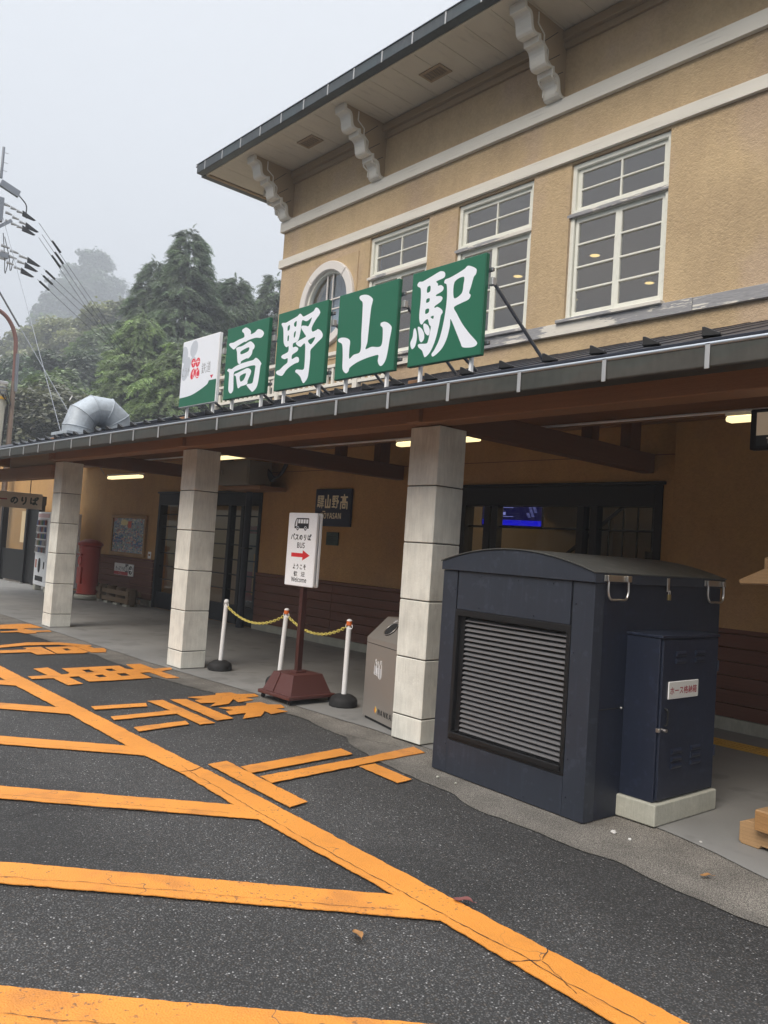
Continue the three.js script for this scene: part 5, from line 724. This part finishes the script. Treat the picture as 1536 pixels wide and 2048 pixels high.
// ---------------------------------------------------------------- hose cabinet
{
  const t = thing('hose_cabinet', 'narrow navy hose cabinet with white label on a concrete plinth', 'cabinet', [-2.655, 0, -4.965], -0.03);
  const m = std({ map: per(T.dusty, 1.0), color: rgb(0.6, 0.66, 0.85), roughness: 0.42, roughnessMap: per(T.grime, 0.8) });
  part('plinth', bx(-0.15, 0.14, 0.001, 0.133, -0.37, 0.37, 0.01), M.plinth, t);
  part('body', bx(-0.13, 0.105, 0.134, 1.125, -0.345, 0.345, 0.006), m, t); part('top', bx(-0.137, 0.125, 1.126, 1.145, -0.352, 0.352, 0.005), m, t);
  part('door', bx(0.107, 0.122, 0.15, 1.115, -0.335, 0.33, 0.004), m, t);
  const lv = () => { const g = new THREE.CylinderGeometry(0.018, 0.018, 0.085, 12, 1, false, 0, Math.PI).rotateX(Math.PI / 2); g.scale(0.8, 1, 1); return g; };
  for (const z of [0.135, -0.095]) for (const y of [0.985, 1.03, 0.34, 0.385, 0.43]) { const q = part('louvre', lv(), m, t); q.position.set(0.121, y, z); q.scale.set(1, 0.9, 1.35); }
  part('label_plate', bx(0.123, 0.13, 0.755, 0.862, -0.085, 0.265, 0.003), M.signWhite, t);
  const f = part('printed_face', face(0.345, 0.1, 0, 0, 0), print(768, 222, (g, w, h) => { g.fillStyle = '#c9cac6'; g.fillRect(0, 0, w, h); write(g, 'ホース格納箱', 26, 62, 108, 105, 13, '#8e1b2b', 0.1); }), t); f.rotation.y = Math.PI / 2; f.position.set(0.1312, 0.8085, 0.09);
  part('handle', pipeOf([[0.123, 0.70, 0.29], [0.142, 0.695, 0.29], [0.146, 0.65, 0.29], [0.142, 0.605, 0.29], [0.123, 0.6, 0.29]], 0.006, 20, 6), M.blackMetal, t); part('lock', rod([0.122, 0.572, 0.3], [0.15, 0.572, 0.3], 0.011, 0.011, 12), M.steel, t); part('catch', bx(0.104, 0.126, 0.56, 0.585, 0.33, 0.352, 0.003), M.steel, t);
  for (const y of [0.35, 0.9]) part('hinge', rod([0.121, y, -0.343], [0.121, y + 0.07, -0.343], 0.007), m, t);
}
// ---------------------------------------------------------------- timber stand and hanging sign at the right
{
  const t = thing('timber_stand', 'new timber stand with small pitched roof at the right edge', 'stand', [-1.35, 0, -5.2], -0.12);
  for (const z of [0.42, -0.42]) { part('foot_beam', metreUV(slab(shapeOf([[-0.72, 0.015], [-0.705, 0.001], [-0.6, 0.001], [-0.585, 0.02], [0.585, 0.02], [0.6, 0.001], [0.72, 0.001], [0.72, 0.13], [0.7, 0.14], [-0.68, 0.14], [-0.72, 0.12]]), 0.1, 0.004).translate(0, 0, z - 0.05)), M.pine, t); }
  for (const x of [-0.53, 0.53]) { part('long_beam', bx(x - 0.07, x + 0.07, 0.115, 0.235, -0.56, 0.53, 0.012, 'z'), M.pine, t); part('beam_end', bx(x - 0.062, x + 0.062, 0.122, 0.228, 0.53, 0.533, 0.001), M.pineEnd, t); part('post', bx(x + 0.03, x + 0.13, 0.236, 1.5, -0.06, 0.06, 0.006, 'y'), M.pine, t); }
  part('notice_panel', bx(-0.3, 0.5, 0.7, 1.35, -0.02, 0.02, 0.004), M.pine, t);
  const rf = slab(shapeOf([[-0.93, 1.515], [-0.925, 1.488], [0, 1.54], [0.925, 1.488], [0.93, 1.515], [0, 1.96]]), 0.5, 0.006); rf.translate(0, 0, -0.25); part('roof', metreUV(rf), M.pine, t);
  part('ridge', bx(-0.5, 0.5, 1.62, 1.78, 0.251, 0.27, 0.004), M.pine, t); part('finial', bx(-0.8, -0.7, 1.57, 1.665, 0.1, 0.2, 0.01), M.pine, t);
  const s = thing('hanging_sign', 'black framed hanging sign cut by the right edge of the photo', 'sign', [-1.675, 2.312, -4.95]);
  part('casing', bx(-0.55, 0.55, 0, 0.25, -0.06, 0.0, 0.008), M.blackMetal, s); part('printed_face', face(1.02, 0.205, 0, 0.125, 0.0012), print(1024, 206, (g, w, h) => { g.fillStyle = '#cfc3b0'; g.fillRect(0, 0, w, h); g.fillStyle = '#222325'; g.fillRect(0, 142, w, 64); g.fillStyle = '#e2ddd0'; g.font = 'bold 52px sans-serif'; g.fillText('T', 62, 194); }), s); { const f = s.children[1].material; f.emissive = rgb(1, 0.93, 0.82); f.emissiveMap = f.map; f.emissiveIntensity = 0.07; const l = new THREE.RectAreaLight(0xfff0dc, 0.07, 1.02, 0.2); l.position.set(0, 0.125, 0.01); l.rotation.y = Math.PI; s.add(l); } for (const x of [-0.4, 0.4]) part('hanger', rod([x, 0.25, -0.03], [x, 0.335, -0.03], 0.012), M.blackMetal, s);
}
{ // departure screen seen through the right door
  const t = thing('departure_screen', 'blue lit departure screen inside the entrance', 'screen', [-9.6 + 1.75, 2.05, -9.6], 0.25);
  part('casing', bx(-0.5, 0.5, -0.02, 0.46, -0.06, -0.004, 0.008), M.blackMetal, t);
  const m = print(512, 240, (g, w, h) => { g.fillStyle = '#0d0d3a'; g.fillRect(0, 0, w, h); g.fillStyle = '#1b1bd0'; g.fillRect(0, 196, w, 44); g.fillStyle = '#8f93d8'; g.font = '30px sans-serif'; g.fillText('310', 40, 84); g.fillText('350', 40, 158); for (let i = 0; i < 3; i++) { g.fillRect(120 + i * 30, 58, 22, 24); g.fillRect(120 + i * 30, 132, 22, 24); } g.fillRect(120, 92, 150, 4); g.fillRect(120, 166, 150, 4); for (let i = 0; i < 26; i++) g.fillRect(380 + ((i * 37) % 70), 40 + i * 5, 26, 3); }); m.emissive = rgb(1, 1, 1); m.emissiveMap = m.map; m.emissiveIntensity = 0.35; m.color = rgb(0.05, 0.05, 0.05); part('screen', face(0.96, 0.44, 0, 0.22, 0), m, t);
  const l = new THREE.RectAreaLight(0x3030ff, 0.15, 0.96, 0.44); l.position.set(0, 0.22, 0.01); l.rotation.y = Math.PI; t.add(l);
  const d = thing('red_drinks_machine', 'red drinks machine seen dimly through the shop front glass', 'vending machine', [-13.6, 0, -9.1]);
  part('body', bx(-0.5, 0.5, 0.1, 1.85, -0.35, 0.3, 0.02), plain(0.3, 0.03, 0.03, 0.4), d); part('window', bx(-0.42, 0.2, 0.95, 1.7, 0.301, 0.31, 0.004), plain(0.3, 0.22, 0.15, 0.4), d); part('poster', bx(0.05, 0.4, 0.5, 1.3, 0.312, 0.316), plain(0.6, 0.3, 0.06, 0.5), d); part('flap', bx(-0.4, 0.3, 0.25, 0.38, 0.301, 0.308), M.rubber, d); for (const x of [-0.4, 0.4]) part('foot', bx(x - 0.06, x + 0.06, 0.001, 0.099, -0.2, 0.2), M.rubber, d);
}
// ---------------------------------------------------------------- litter
function leaf(label, x, z, turn, m, s) { const g = new THREE.PlaneGeometry(0.09 * s, 0.04 * s, 8, 4), p = g.attributes.position; for (let i = 0; i < p.count; i++) { const u = p.getX(i) / (0.045 * s), v = p.getY(i) / (0.02 * s), w = Math.sqrt(Math.max(0.02, 1 - u * u)); p.setXYZ(i, p.getX(i), p.getY(i) * w, 0.008 * s * v * v * w + 0.006 * s * Math.sin(u * 3)); } g.rotateX(-Math.PI / 2); g.computeVertexNormals(); const t = thing('fallen_leaf', label, 'leaf', [x, 0.012, z], turn); part('blade', g, m, t); part('stalk', rod([0.04 * s, 0, 0], [0.065 * s, 0.004, 0.006], 0.0012), m, t); }
leaf('dark red fallen leaf lying on the orange edge line', -2.46, -2.83, 0.5, M.leafRed, 1.0); leaf('reddish brown fallen leaf on the bare asphalt', -2.48, -2.23, -0.3, M.leafTan, 0.85); leaf('tan fallen leaf on the gravel strip at the right', -1.97, -4.12, 0.9, M.leafTan, 0.7);
function pebble(label, x, z, s, m = M.pebble) { const g = new THREE.IcosahedronGeometry(s, 1); const p = g.attributes.position; for (let i = 0; i < p.count; i++) { const k = 0.8 + 0.4 * hash2(Math.round(p.getX(i) * 900) & 255, Math.round((p.getY(i) + p.getZ(i)) * 900) & 255, 3); p.setXYZ(i, p.getX(i) * k, p.getY(i) * 0.6 * k, p.getZ(i) * k); } g.computeVertexNormals(); const o = part('pebble', g, m, scene); o.name = numbered('pebble'); o.position.set(x, s * 0.45 - 0.004, z); tag(o, label, 'pebble'); }
pebble('white pebble on the gravel in front of the hose cabinet', -2.62, -4.3, 0.017); pebble('small pale pebble beside the white pebble', -2.5, -4.28, 0.011); pebble('grey pebble at the foot of the navy enclosure', -3.95, -4.2, 0.012, M.plinth); pebble('second grey pebble under the navy enclosure front', -3.78, -4.2, 0.01, M.plinth); pebble('whitish chip on the concrete near the timber stand', -2.25, -4.62, 0.009);

// ---------------------------------------------------------------- poles and wires at the left
{
  const p = thing('utility_pole', 'tall grey concrete utility pole with insulators at the left edge', 'utility pole', [-26, 0, -6.74]);
  part('pole', rod([0, -0.05, 0], [0, 12.3, 0], 0.19, 0.12, 20), M.plinth, p); part('vent_pipe', rod([0.05, 11.9, -0.19], [0.05, 12.85, -0.19], 0.04, 0.04, 10), M.pipe, p);
  for (const y of [12.15, 12.4, 12.7]) part('step_bolt', rod([0.05, y, -0.19], [0.05, y, -0.34], 0.008, 0.008, 6), M.pipe, p);
  part('bracket_arm', bx(-0.06, 0.06, 10.6, 11.35, -0.34, -0.16, 0.02), M.pipe, p); part('bracket_arm', beamBox([0, 10.3, -0.1], [0, 10.75, -0.6], 0.07, 0.09), M.pipe, p); part('cable_box', beamBox([0, 11.78, -0.2], [0, 11.6, -0.75], 0.12, 0.2), M.pipe, p); part('bracket_arm', bx(-0.05, 0.05, 9.55, 9.7, -0.6, -0.1, 0.01), M.pipe, p);
  part('lead', pipeOf([[0, 11.6, -0.72], [0, 11.35, -0.98], [0, 11.1, -1.0], [0, 10.95, -1.02]], 0.018, 20, 6), M.cable, p); part('lead', pipeOf([[0, 10.2, -0.45], [0.03, 9.6, -0.62], [0, 9.2, -0.7], [0, 9.6, -0.75]], 0.012, 20, 6), M.cable, p); part('lead', pipeOf([[0, 10.3, -0.4], [0.03, 9.5, -0.5], [0, 9.1, -0.55], [0, 9.5, -0.62]], 0.012, 20, 6), M.cable, p);
  const ins = (y, z, y2, z2) => { const n = 3; for (let i = 0; i < n; i++) { const a = i / n + 0.02, q = [0, y + (y2 - y) * a, z + (z2 - z) * a], r = [0, y + (y2 - y) * (a + 0.1), z + (z2 - z) * (a + 0.3)]; part('insulator', rod(q, r, 0.05, 0.028, 12), M.insulator, p); } };
  const set = [[11.18, -0.35, 11.05, -0.9], [10.95, -0.4, 10.72, -1.02], [10.7, -0.42, 10.6, -0.93], [9.93, -0.36, 9.68, -1.16], [9.75, -0.36, 9.5, -1.1], [9.55, -0.34, 9.3, -1.0]];
  set.forEach(([y, z, y2, z2], i) => { ins(y, z, y2, z2); part('cover', slab(shapeOf([[0, 0.11], [0.4, -0.07], [0.34, -0.1], [0.0, -0.06]]), 0.07, 0.01).rotateY(Math.PI / 2).translate(-0.05, y2, z2), M.cable, p); });
  const far = [[-37.0, 5.2, -33.9], [-37, 4.5, -33.95], [-36.95, 3.8, -34], [-37.2, 10.0, -33.6], [-37.15, 9.4, -33.65], [-37.1, 8.8, -33.7]], names = ['uppermost of the three steep wires', 'middle of the three steep wires', 'lowest of the three steep wires', 'uppermost of the three gentle wires', 'middle of the three gentle wires', 'lowest of the three gentle wires'];
  set.forEach(([y, z, y2, z2], i) => {
    const w = thing('power_line', names[i] + ' running from the tall pole into the trees', 'wire', [-26, 0, -6.74]), a = [0, y2 - 0.12, z2 - 0.5], b = far[i], mid = (s, sag) => [a[0] + (b[0] - a[0]) * s, a[1] + (b[1] - a[1]) * s - sag * 4 * s * (1 - s), a[2] + (b[2] - a[2]) * s];
    part('wire', pipeOf([a, ...[0.12, 0.3, 0.5, 0.7, 0.88].map((s) => mid(s, i < 3 ? 0.9 : 0.5)), b], 0.0075, 60, 5), M.cable, w); const s0 = i < 3 ? 0.022 : 0.004; part('sleeve', rod(mid(s0, 0.4), mid(s0 + 0.014, 0.4), 0.036, 0.036, 10), M.cable, w);
  });
  const g = thing('guy_wire', 'thin slanting stay wire reaching down behind the duct', 'wire', [0, 0, 0]); part('wire', rod([-26, 10.75, -7.1], [-18.6, 3.0, -6.95], 0.009, 0.009, 6), M.pipe, g);
  const g2 = thing('guy_wire', 'slanting stay wire with black upper guard near the street lamp arm', 'wire', [0, 0, 0]); part('wire', rod([-26.3, 8.9, -7.05], [-18.9, 2.9, -7.9], 0.009, 0.009, 6), M.pipe, g2); part('guard', rod([-26, 8.65, -7.08], [-24.2, 7.19, -7.29], 0.026, 0.026, 8), M.cable, g2);
  for (const [i, y] of [[0, 5.45], [1, 5.3]]) { const c = thing('phone_cable', i ? 'lower thin cable crossing before the trees to the right' : 'upper thin cable crossing before the trees to the right', 'wire', [0, 0, 0]); part('cable', pipeOf([[-25.4, y, -7.7], [-35, y + 0.9, -15], [-54, y + 4.3 - i * 0.15, -26.6], [-60, y + 5.8, -40]], 0.014, 50, 5), M.cable, c); }
  const q = thing('junction_pole', 'short concrete pole with cable boxes below the street lamp arm', 'utility pole', [-26.05, 0, -7.48]);
  part('pole', rod([0, -0.05, 0], [0, 5.75, 0], 0.21, 0.16, 20), M.plinth, q); part('cap', bx(-0.16, 0.16, 5.75, 5.85, -0.16, 0.16, 0.02), M.strap, q); part('clamp', rod([0, 5.3, 0], [0, 5.38, 0], 0.19, 0.19, 18), M.yellowTile, q); for (const y of [5.45, 5.55, 5.65]) part('band', rod([0, y, 0], [0, y + 0.03, 0], 0.19, 0.19, 18), M.pipe, q); for (let i = 0; i < 4; i++) part('cable', pipeOf([[0.1, 5.6, 0.1 - i * 0.08], [0.2, 5.4 - i * 0.1, 0 - i * 0.09], [0.12, 5.2, -0.2], [0.14, 4.2 - i * 0.2, -0.12]], 0.014, 20, 6), M.cable, q);
  const s = thing('street_lamp', 'rusty red street lamp pole with curved arm at the left edge', 'street lamp', [-26, 0, -7.82]);
  part('pole', rod([0, -0.05, 0], [0, 5.9, 0], 0.09, 0.07, 14), plain(0.2, 0.15, 0.12, 0.7), s); part('arm', pipeOf([[0, 5.85, 0.0], [0, 6.8, 0.03], [0, 7.2, 0.06], [0, 7.55, 0.18], [0, 7.82, 0.38], [0, 7.96, 0.62], [0.1, 8.02, 1.1], [0.2, 8.02, 1.8]], 0.06, 50, 10), plain(0.2, 0.1, 0.085, 0.6), s); part('sleeve', rod([0.05, 5.6, -0.05], [0.05, 6.75, -0.02], 0.055, 0.055, 12), M.pipe, s); part('lantern', bx(0.02, 0.38, 7.93, 8.07, 1.75, 2.4, 0.05), M.strap, s);
}
{ const t = thing('corner_speaker', 'small black round horn speaker under the eaves corner', 'speaker', [-12.45, 7.42, -8.5]); part('horn', new THREE.CylinderGeometry(0.13, 0.09, 0.16, 20).rotateX(Math.PI / 2.4), M.blackMetal, t); part('bracket', rod([0, 0, -0.05], [0.17, 0.06, -0.1], 0.02), M.blackMetal, t); part('cone', new THREE.SphereGeometry(0.06, 14, 10).translate(0, 0.02, 0.05), M.blackMetal, t); }
// ---------------------------------------------------------------- trees
const sprayGeo = (kind) => { // a small spray of foliage: many leaf faces round a drooping stem
  const r = rng(kind === 'cypress' ? 3 : 4), pos = [], tri = (a, b, c) => pos.push(...a, ...b, ...c);
  if (kind === 'cypress') for (let i = 0; i < 15; i++) { const t = i / 15, x = t * 0.95, y = -0.34 * t * t + (r() - 0.5) * 0.1, s = i % 2 ? 1 : -1, L = (0.34 * (1 - t) + 0.14) * (0.7 + 0.6 * r()), w = 0.1 + 0.06 * r(), d = (r() - 0.5) * 0.16; tri([x, y, 0], [x + L * 0.55, y - L * 0.5 + d, s * L * 0.75], [x + w + 0.03, y - 0.02 + d * 0.3, s * 0.02]); tri([x + w, y + 0.05, -s * 0.02], [x + L * 0.7 + w, y - L * 0.25 + d, s * L * 0.4], [x + w * 2, y - 0.05, s * 0.05]); }
  else for (let i = 0; i < 20; i++) { const a = r() * 6.28, b = (r() - 0.5) * 2.4, R = 0.15 + 0.4 * r(), c = [Math.cos(a) * R, b * 0.28, Math.sin(a) * R], s = 0.12 + 0.1 * r(), u = r() * 6.28, v = (r() - 0.5) * 1.4, p = [Math.cos(u) * s, Math.sin(v) * s, Math.sin(u) * s], q = [-Math.sin(u) * s * 0.6, (r() - 0.5) * s, Math.cos(u) * s * 0.6]; tri([c[0] - p[0], c[1] - p[1], c[2] - p[2]], [c[0] + q[0], c[1] + q[1], c[2] + q[2]], [c[0] + p[0], c[1] + p[1], c[2] + p[2]]); tri([c[0] - p[0], c[1] - p[1], c[2] - p[2]], [c[0] + p[0], c[1] + p[1], c[2] + p[2]], [c[0] - q[0], c[1] - q[1] - 0.02, c[2] - q[2]]); }
  const g = new THREE.BufferGeometry(); g.setAttribute('position', new THREE.Float32BufferAttribute(pos, 3)); g.computeVertexNormals(); return g;
};
const SPRAY = { cypress: sprayGeo('cypress'), broad: sprayGeo('broad') };
const leafMat = new THREE.MeshPhysicalMaterial({ color: rgb(1, 1, 1), roughness: 0.9, transmission: 0.45, thickness: 0 });
function tree(label, kind, x, z, top, radius, tone, seed, base, dens = 1, size = 1) {
  const t = thing(kind === 'cypress' ? 'cypress_tree' : 'broadleaf_tree', label, 'tree', [x, base, z]), r = rng(seed), H = top - base, mats = [], cols = [], q = new THREE.Quaternion(), e = new THREE.Euler(), one = new THREE.Vector3(), c = new THREE.Color();
  const trunkM = M.bark; part('trunk', rod([0, -1.5, 0], [0, H * 0.93, 0], 0.02 * H + 0.1, 0.03, 10), trunkM, t);
  const put = (p, az, pitch, s, k) => { e.set((r() - 0.5) * 0.9, -az, pitch, 'YZX'); q.setFromEuler(e); one.setScalar(s); mats.push(new THREE.Matrix4().compose(new THREE.Vector3(...p), q, one)); c.setRGB(tone[0] * k, tone[1] * k, tone[2] * k * (0.8 + 0.3 * r())); cols.push(c.r, c.g, c.b); };
  if (kind === 'cypress') {
    const n = Math.round(H * 6.2);
    for (let i = 0; i < n; i++) {
      const h = 0.06 + 0.93 * Math.pow(i / n, 0.9), az = i * 2.39996 + (r() - 0.5) * 0.9, bulge = 0.45 + 1.05 * fbm((((az / 6.283) % 1) + 1) % 1, h, 4, 2, seed & 63), L = radius * (0.25 * Math.pow(1 - h, 0.5) + 0.85 * Math.pow(1 - h, 0.95)) * bulge * (0.7 + 0.5 * r()) + 0.22, y0 = h * H, droop = 0.12 + 0.22 * (1 - h), rise = 0.25 * r();
      const N = Math.max(4, Math.round(L * 9 * dens)), kb = 0.7 + 0.7 * r();
      if (i % 3 === 0 && L > 1) part('limb', rod([0, y0, 0], [Math.cos(az) * L * 0.8, y0 + L * 0.8 * (rise - droop * 0.8), Math.sin(az) * L * 0.8], 0.06, 0.015, 5), trunkM, t);
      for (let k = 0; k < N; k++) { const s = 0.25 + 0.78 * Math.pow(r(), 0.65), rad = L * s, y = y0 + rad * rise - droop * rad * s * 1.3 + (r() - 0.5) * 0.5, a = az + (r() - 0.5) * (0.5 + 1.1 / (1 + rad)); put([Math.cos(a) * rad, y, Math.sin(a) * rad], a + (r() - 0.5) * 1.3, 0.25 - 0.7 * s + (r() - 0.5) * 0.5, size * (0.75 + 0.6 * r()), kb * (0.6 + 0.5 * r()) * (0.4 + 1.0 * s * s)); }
    }
    for (let k = 0; k < 10; k++) put([(r() - 0.5) * 0.3, H - k * 0.28, (r() - 0.5) * 0.3], r() * 6.28, 1.0 - k * 0.08, size * 0.55, 1);
  } else {
    const clumps = [], far = H > 35, n = far ? 210 : Math.round(30 + radius * 9); // the far ones grow in open, ragged tiers
    for (let i = 0; i < n; i++) { const a = r() * 6.283, v = r(), h = 0.28 + 0.72 * v, R = far ? radius * (0.16 + 0.84 * Math.pow(1 - v, 0.8)) * (0.25 + 0.85 * Math.sqrt(r())) * (0.65 + 0.5 * Math.sin(a * 3 + v * 9)) : radius * Math.sqrt(Math.max(0.05, 1 - Math.pow((h - 0.5) / 0.56, 2))) * (0.35 + 0.65 * Math.sqrt(r())); clumps.push([Math.cos(a) * R, h * H, Math.sin(a) * R, radius * (0.2 + 0.17 * r()) * (far ? 0.42 : 0.85)]); }
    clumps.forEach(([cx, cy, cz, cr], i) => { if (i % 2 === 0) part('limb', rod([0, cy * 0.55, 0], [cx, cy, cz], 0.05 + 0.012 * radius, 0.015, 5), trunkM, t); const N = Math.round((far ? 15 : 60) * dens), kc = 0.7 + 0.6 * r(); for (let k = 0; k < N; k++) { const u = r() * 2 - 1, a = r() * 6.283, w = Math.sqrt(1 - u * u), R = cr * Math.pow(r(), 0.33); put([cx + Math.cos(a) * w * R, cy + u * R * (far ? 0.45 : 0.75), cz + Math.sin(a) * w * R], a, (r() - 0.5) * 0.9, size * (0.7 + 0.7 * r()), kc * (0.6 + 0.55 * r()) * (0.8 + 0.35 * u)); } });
  }
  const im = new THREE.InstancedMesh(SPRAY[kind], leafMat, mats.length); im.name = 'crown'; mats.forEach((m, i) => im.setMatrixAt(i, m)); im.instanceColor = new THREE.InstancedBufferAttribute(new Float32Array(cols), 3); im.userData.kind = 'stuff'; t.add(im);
}
const DG = [0.085, 0.135, 0.062], MG = [0.16, 0.235, 0.075], YG = [0.27, 0.29, 0.13], BR = [0.15, 0.16, 0.09];
tree('tallest dark cypress with a thin pointed tip behind the duct', 'cypress', -53.5, -27.2, 23.9, 6.4, DG, 11, 0.1, 2.6, 0.72);
tree('dark cypress forming the left shoulder of the tallest one', 'cypress', -58.1, -26.9, 22.6, 4.6, DG, 12, 0.2, 2.4, 0.75);
tree('dark cypress right of the tallest, before the building corner', 'cypress', -53.5, -31.4, 21.6, 6.0, DG, 13, 0.2, 2.4, 0.75);
tree('dark cypress just left of the upper building corner', 'cypress', -55.3, -36.1, 23.2, 5.8, DG, 14, 0.2, 2.4, 0.75);
tree('lower bright cypress directly behind the duct', 'cypress', -42.7, -21.9, 12.6, 6.4, MG, 15, 0, 2.6, 0.66);
tree('lower bright cypress behind the white logo sign', 'cypress', -44.7, -26.6, 14.0, 4.6, MG, 16, 0, 2.8, 0.68);
tree('mid height cypress between the duct and the pale trees', 'cypress', -51.9, -23.6, 16.4, 6.2, MG, 17, 0.1, 2.6, 0.7);
tree('dark cypress between the tallest one and the next to the right', 'cypress', -56.5, -31.2, 22.0, 6.0, DG, 41, 0.1, 2.3, 0.78);
tree('dark cypress whose top meets the upper building corner', 'cypress', -55.0, -38.6, 22.4, 6.0, DG, 42, 0.1, 2.2, 0.78);
tree('dark cypress low behind the tall green sign', 'cypress', -48.9, -29.2, 16.2, 5.0, DG, 28, 0.1, 2.5, 0.7);
tree('pale yellowish broadleaf tree left of the cypresses', 'broad', -120.0, -50.0, 34.4, 9.0, YG, 18, 4.0, 2.4, 1.3);
tree('yellowish broadleaf tree below the misty tall tree', 'broad', -130.9, -49.6, 33.6, 9.5, YG, 19, 5.0, 2.4, 1.35);
tree('yellowish broadleaf tree at the far left of the row', 'broad', -151.3, -52.0, 36.0, 10.0, YG, 29, 7.3, 2.2, 1.5);
tree('dull green broadleaf tree between the cypress and the pale one', 'broad', -96.4, -41.7, 24.9, 7.0, MG, 20, 2.0, 2.4, 1.1);
tree('misty tall tree standing far back on the hillside', 'broad', -352, -137, 122, 30, DG, 21, 34, 2.2, 3.0);
tree('misty lower tree far back left of the tall misty one', 'broad', -345, -122, 104, 24, DG, 22, 31, 2.0, 3.4);
tree('misty tree far back between the tall misty one and the cypress', 'broad', -350, -156, 108, 18, DG, 30, 33, 2.0, 3.4);
tree('misty tree at the far left edge of the hillside', 'broad', -300, -100, 76.0, 18, MG, 23, 22, 2.0, 3.2);
tree('brownish shrub low down behind the street lamp', 'broad', -49.1, -17.1, 8.8, 4.2, BR, 24, 0, 2.2, 0.7);
tree('dull green shrub low down left of the duct', 'broad', -56.1, -21.3, 11.5, 4.4, MG, 25, 0.1, 2.2, 0.75);
tree('grey green tree rising behind the short concrete pole', 'broad', -66.5, -21.9, 13.0, 5.0, MG, 26, 0.3, 2.2, 0.85);
tree('dark understorey tree filling the gap left of the cypresses', 'broad', -80.0, -28.9, 17.5, 6.0, DG, 27, 0.9, 2.2, 1.0);
tree('dark understorey tree at the left end behind the lamp arm', 'broad', -85.8, -27.0, 17.6, 6.0, DG, 31, 1.1, 2.2, 1.0);
{ // the far wooded slope, one mass in the mist
  const r = rng(404), mats = [], cols = [], q = new THREE.Quaternion(), e = new THREE.Euler(), v = new THREE.Vector3(), one = new THREE.Vector3();
  for (let i = 0; i < 420; i++) { const d = 150 + 250 * r(), a = 0.18 + 0.26 * r(), x = -Math.cos(a) * d, z = -Math.sin(a) * d, y = 0.0003 * (d - 45) ** 2 - 1, R = 5 + 4 * r(), Ht = 9 + 9 * r(), k = 0.7 + 0.6 * r();
    for (let j = 0; j < 70; j++) { const b = r() * 6.283, u = r(), rr = R * Math.sqrt(r()) * Math.sqrt(1 - u * u * 0.9); e.set((r() - 0.5), b, (r() - 0.5)); q.setFromEuler(e); v.set(x + Math.cos(b) * rr, y + Ht * (0.25 + 0.75 * u), z + Math.sin(b) * rr); one.setScalar(2.6 + 1.6 * r()); mats.push(new THREE.Matrix4().compose(v, q, one)); const c = k * (0.6 + 0.5 * u) * (0.8 + 0.4 * r()); cols.push(0.045 * c, 0.07 * c, 0.034 * c); } }
  const im = new THREE.InstancedMesh(SPRAY.broad, leafMat, mats.length); im.name = 'distant_wood'; mats.forEach((m, i) => im.setMatrixAt(i, m)); im.instanceColor = new THREE.InstancedBufferAttribute(new Float32Array(cols), 3); im.userData = { kind: 'stuff', label: 'distant wooded hillside fading into mist', category: 'wood' }; scene.add(im);
}

{ // trees on the other side of the forecourt, behind the viewer: what the low glass mirrors
  const r = rng(808), mats = [], cols = [], q = new THREE.Quaternion(), e = new THREE.Euler(), v = new THREE.Vector3(), one = new THREE.Vector3();
  for (let i = 0; i < 7000; i++) { const x = -62 + 110 * r(), k = 0.7 + 0.6 * fbm((x + 70) / 140, 0.5, 30, 3, 5), u = r(); e.set(r() - 0.5, r() * 6.283, r() - 0.5); q.setFromEuler(e); v.set(x, 9.5 * k * Math.pow(u, 0.8), 30 + 6 * r() - 2 * u); one.setScalar(1.5 + 0.8 * r()); mats.push(new THREE.Matrix4().compose(v, q, one)); const c = 0.7 + 0.6 * r(); cols.push(0.055 * c, 0.085 * c, 0.042 * c); }
  const im = new THREE.InstancedMesh(SPRAY.broad, leafMat, mats.length); im.name = 'roadside_wood'; mats.forEach((m, i) => im.setMatrixAt(i, m)); im.instanceColor = new THREE.InstancedBufferAttribute(new Float32Array(cols), 3); im.userData = { kind: 'stuff', label: 'belt of trees across the forecourt opposite the station', category: 'wood' }; scene.add(im);
}
const GROUPS = { striplight: 'striplights under the canopy', downlight: 'ceiling lights of the upper room', roof_sign: 'green one character roof signs', barrier_post: 'white barrier posts', chain: 'yellow barrier chains', power_line: 'wires from the tall pole', guy_wire: 'stay wires at the left', phone_cable: 'thin cables before the trees', utility_pole: 'concrete poles at the left', cypress_tree: 'cypresses behind the station', broadleaf_tree: 'broadleaf trees behind the station', fallen_leaf: 'fallen leaves on the ground', pebble: 'loose stones on the ground', added_lamp: 'lamps added inside the station' };
for (const o of scene.children) { const k = GROUPS[o.name.replace(/_\d{3}$/, '')]; if (k && !o.userData.kind) o.userData.group = k; }
scene.traverse((o) => { if (o.isMesh) { o.castShadow = true; o.receiveShadow = true; } });
renderer.render(scene, camera);
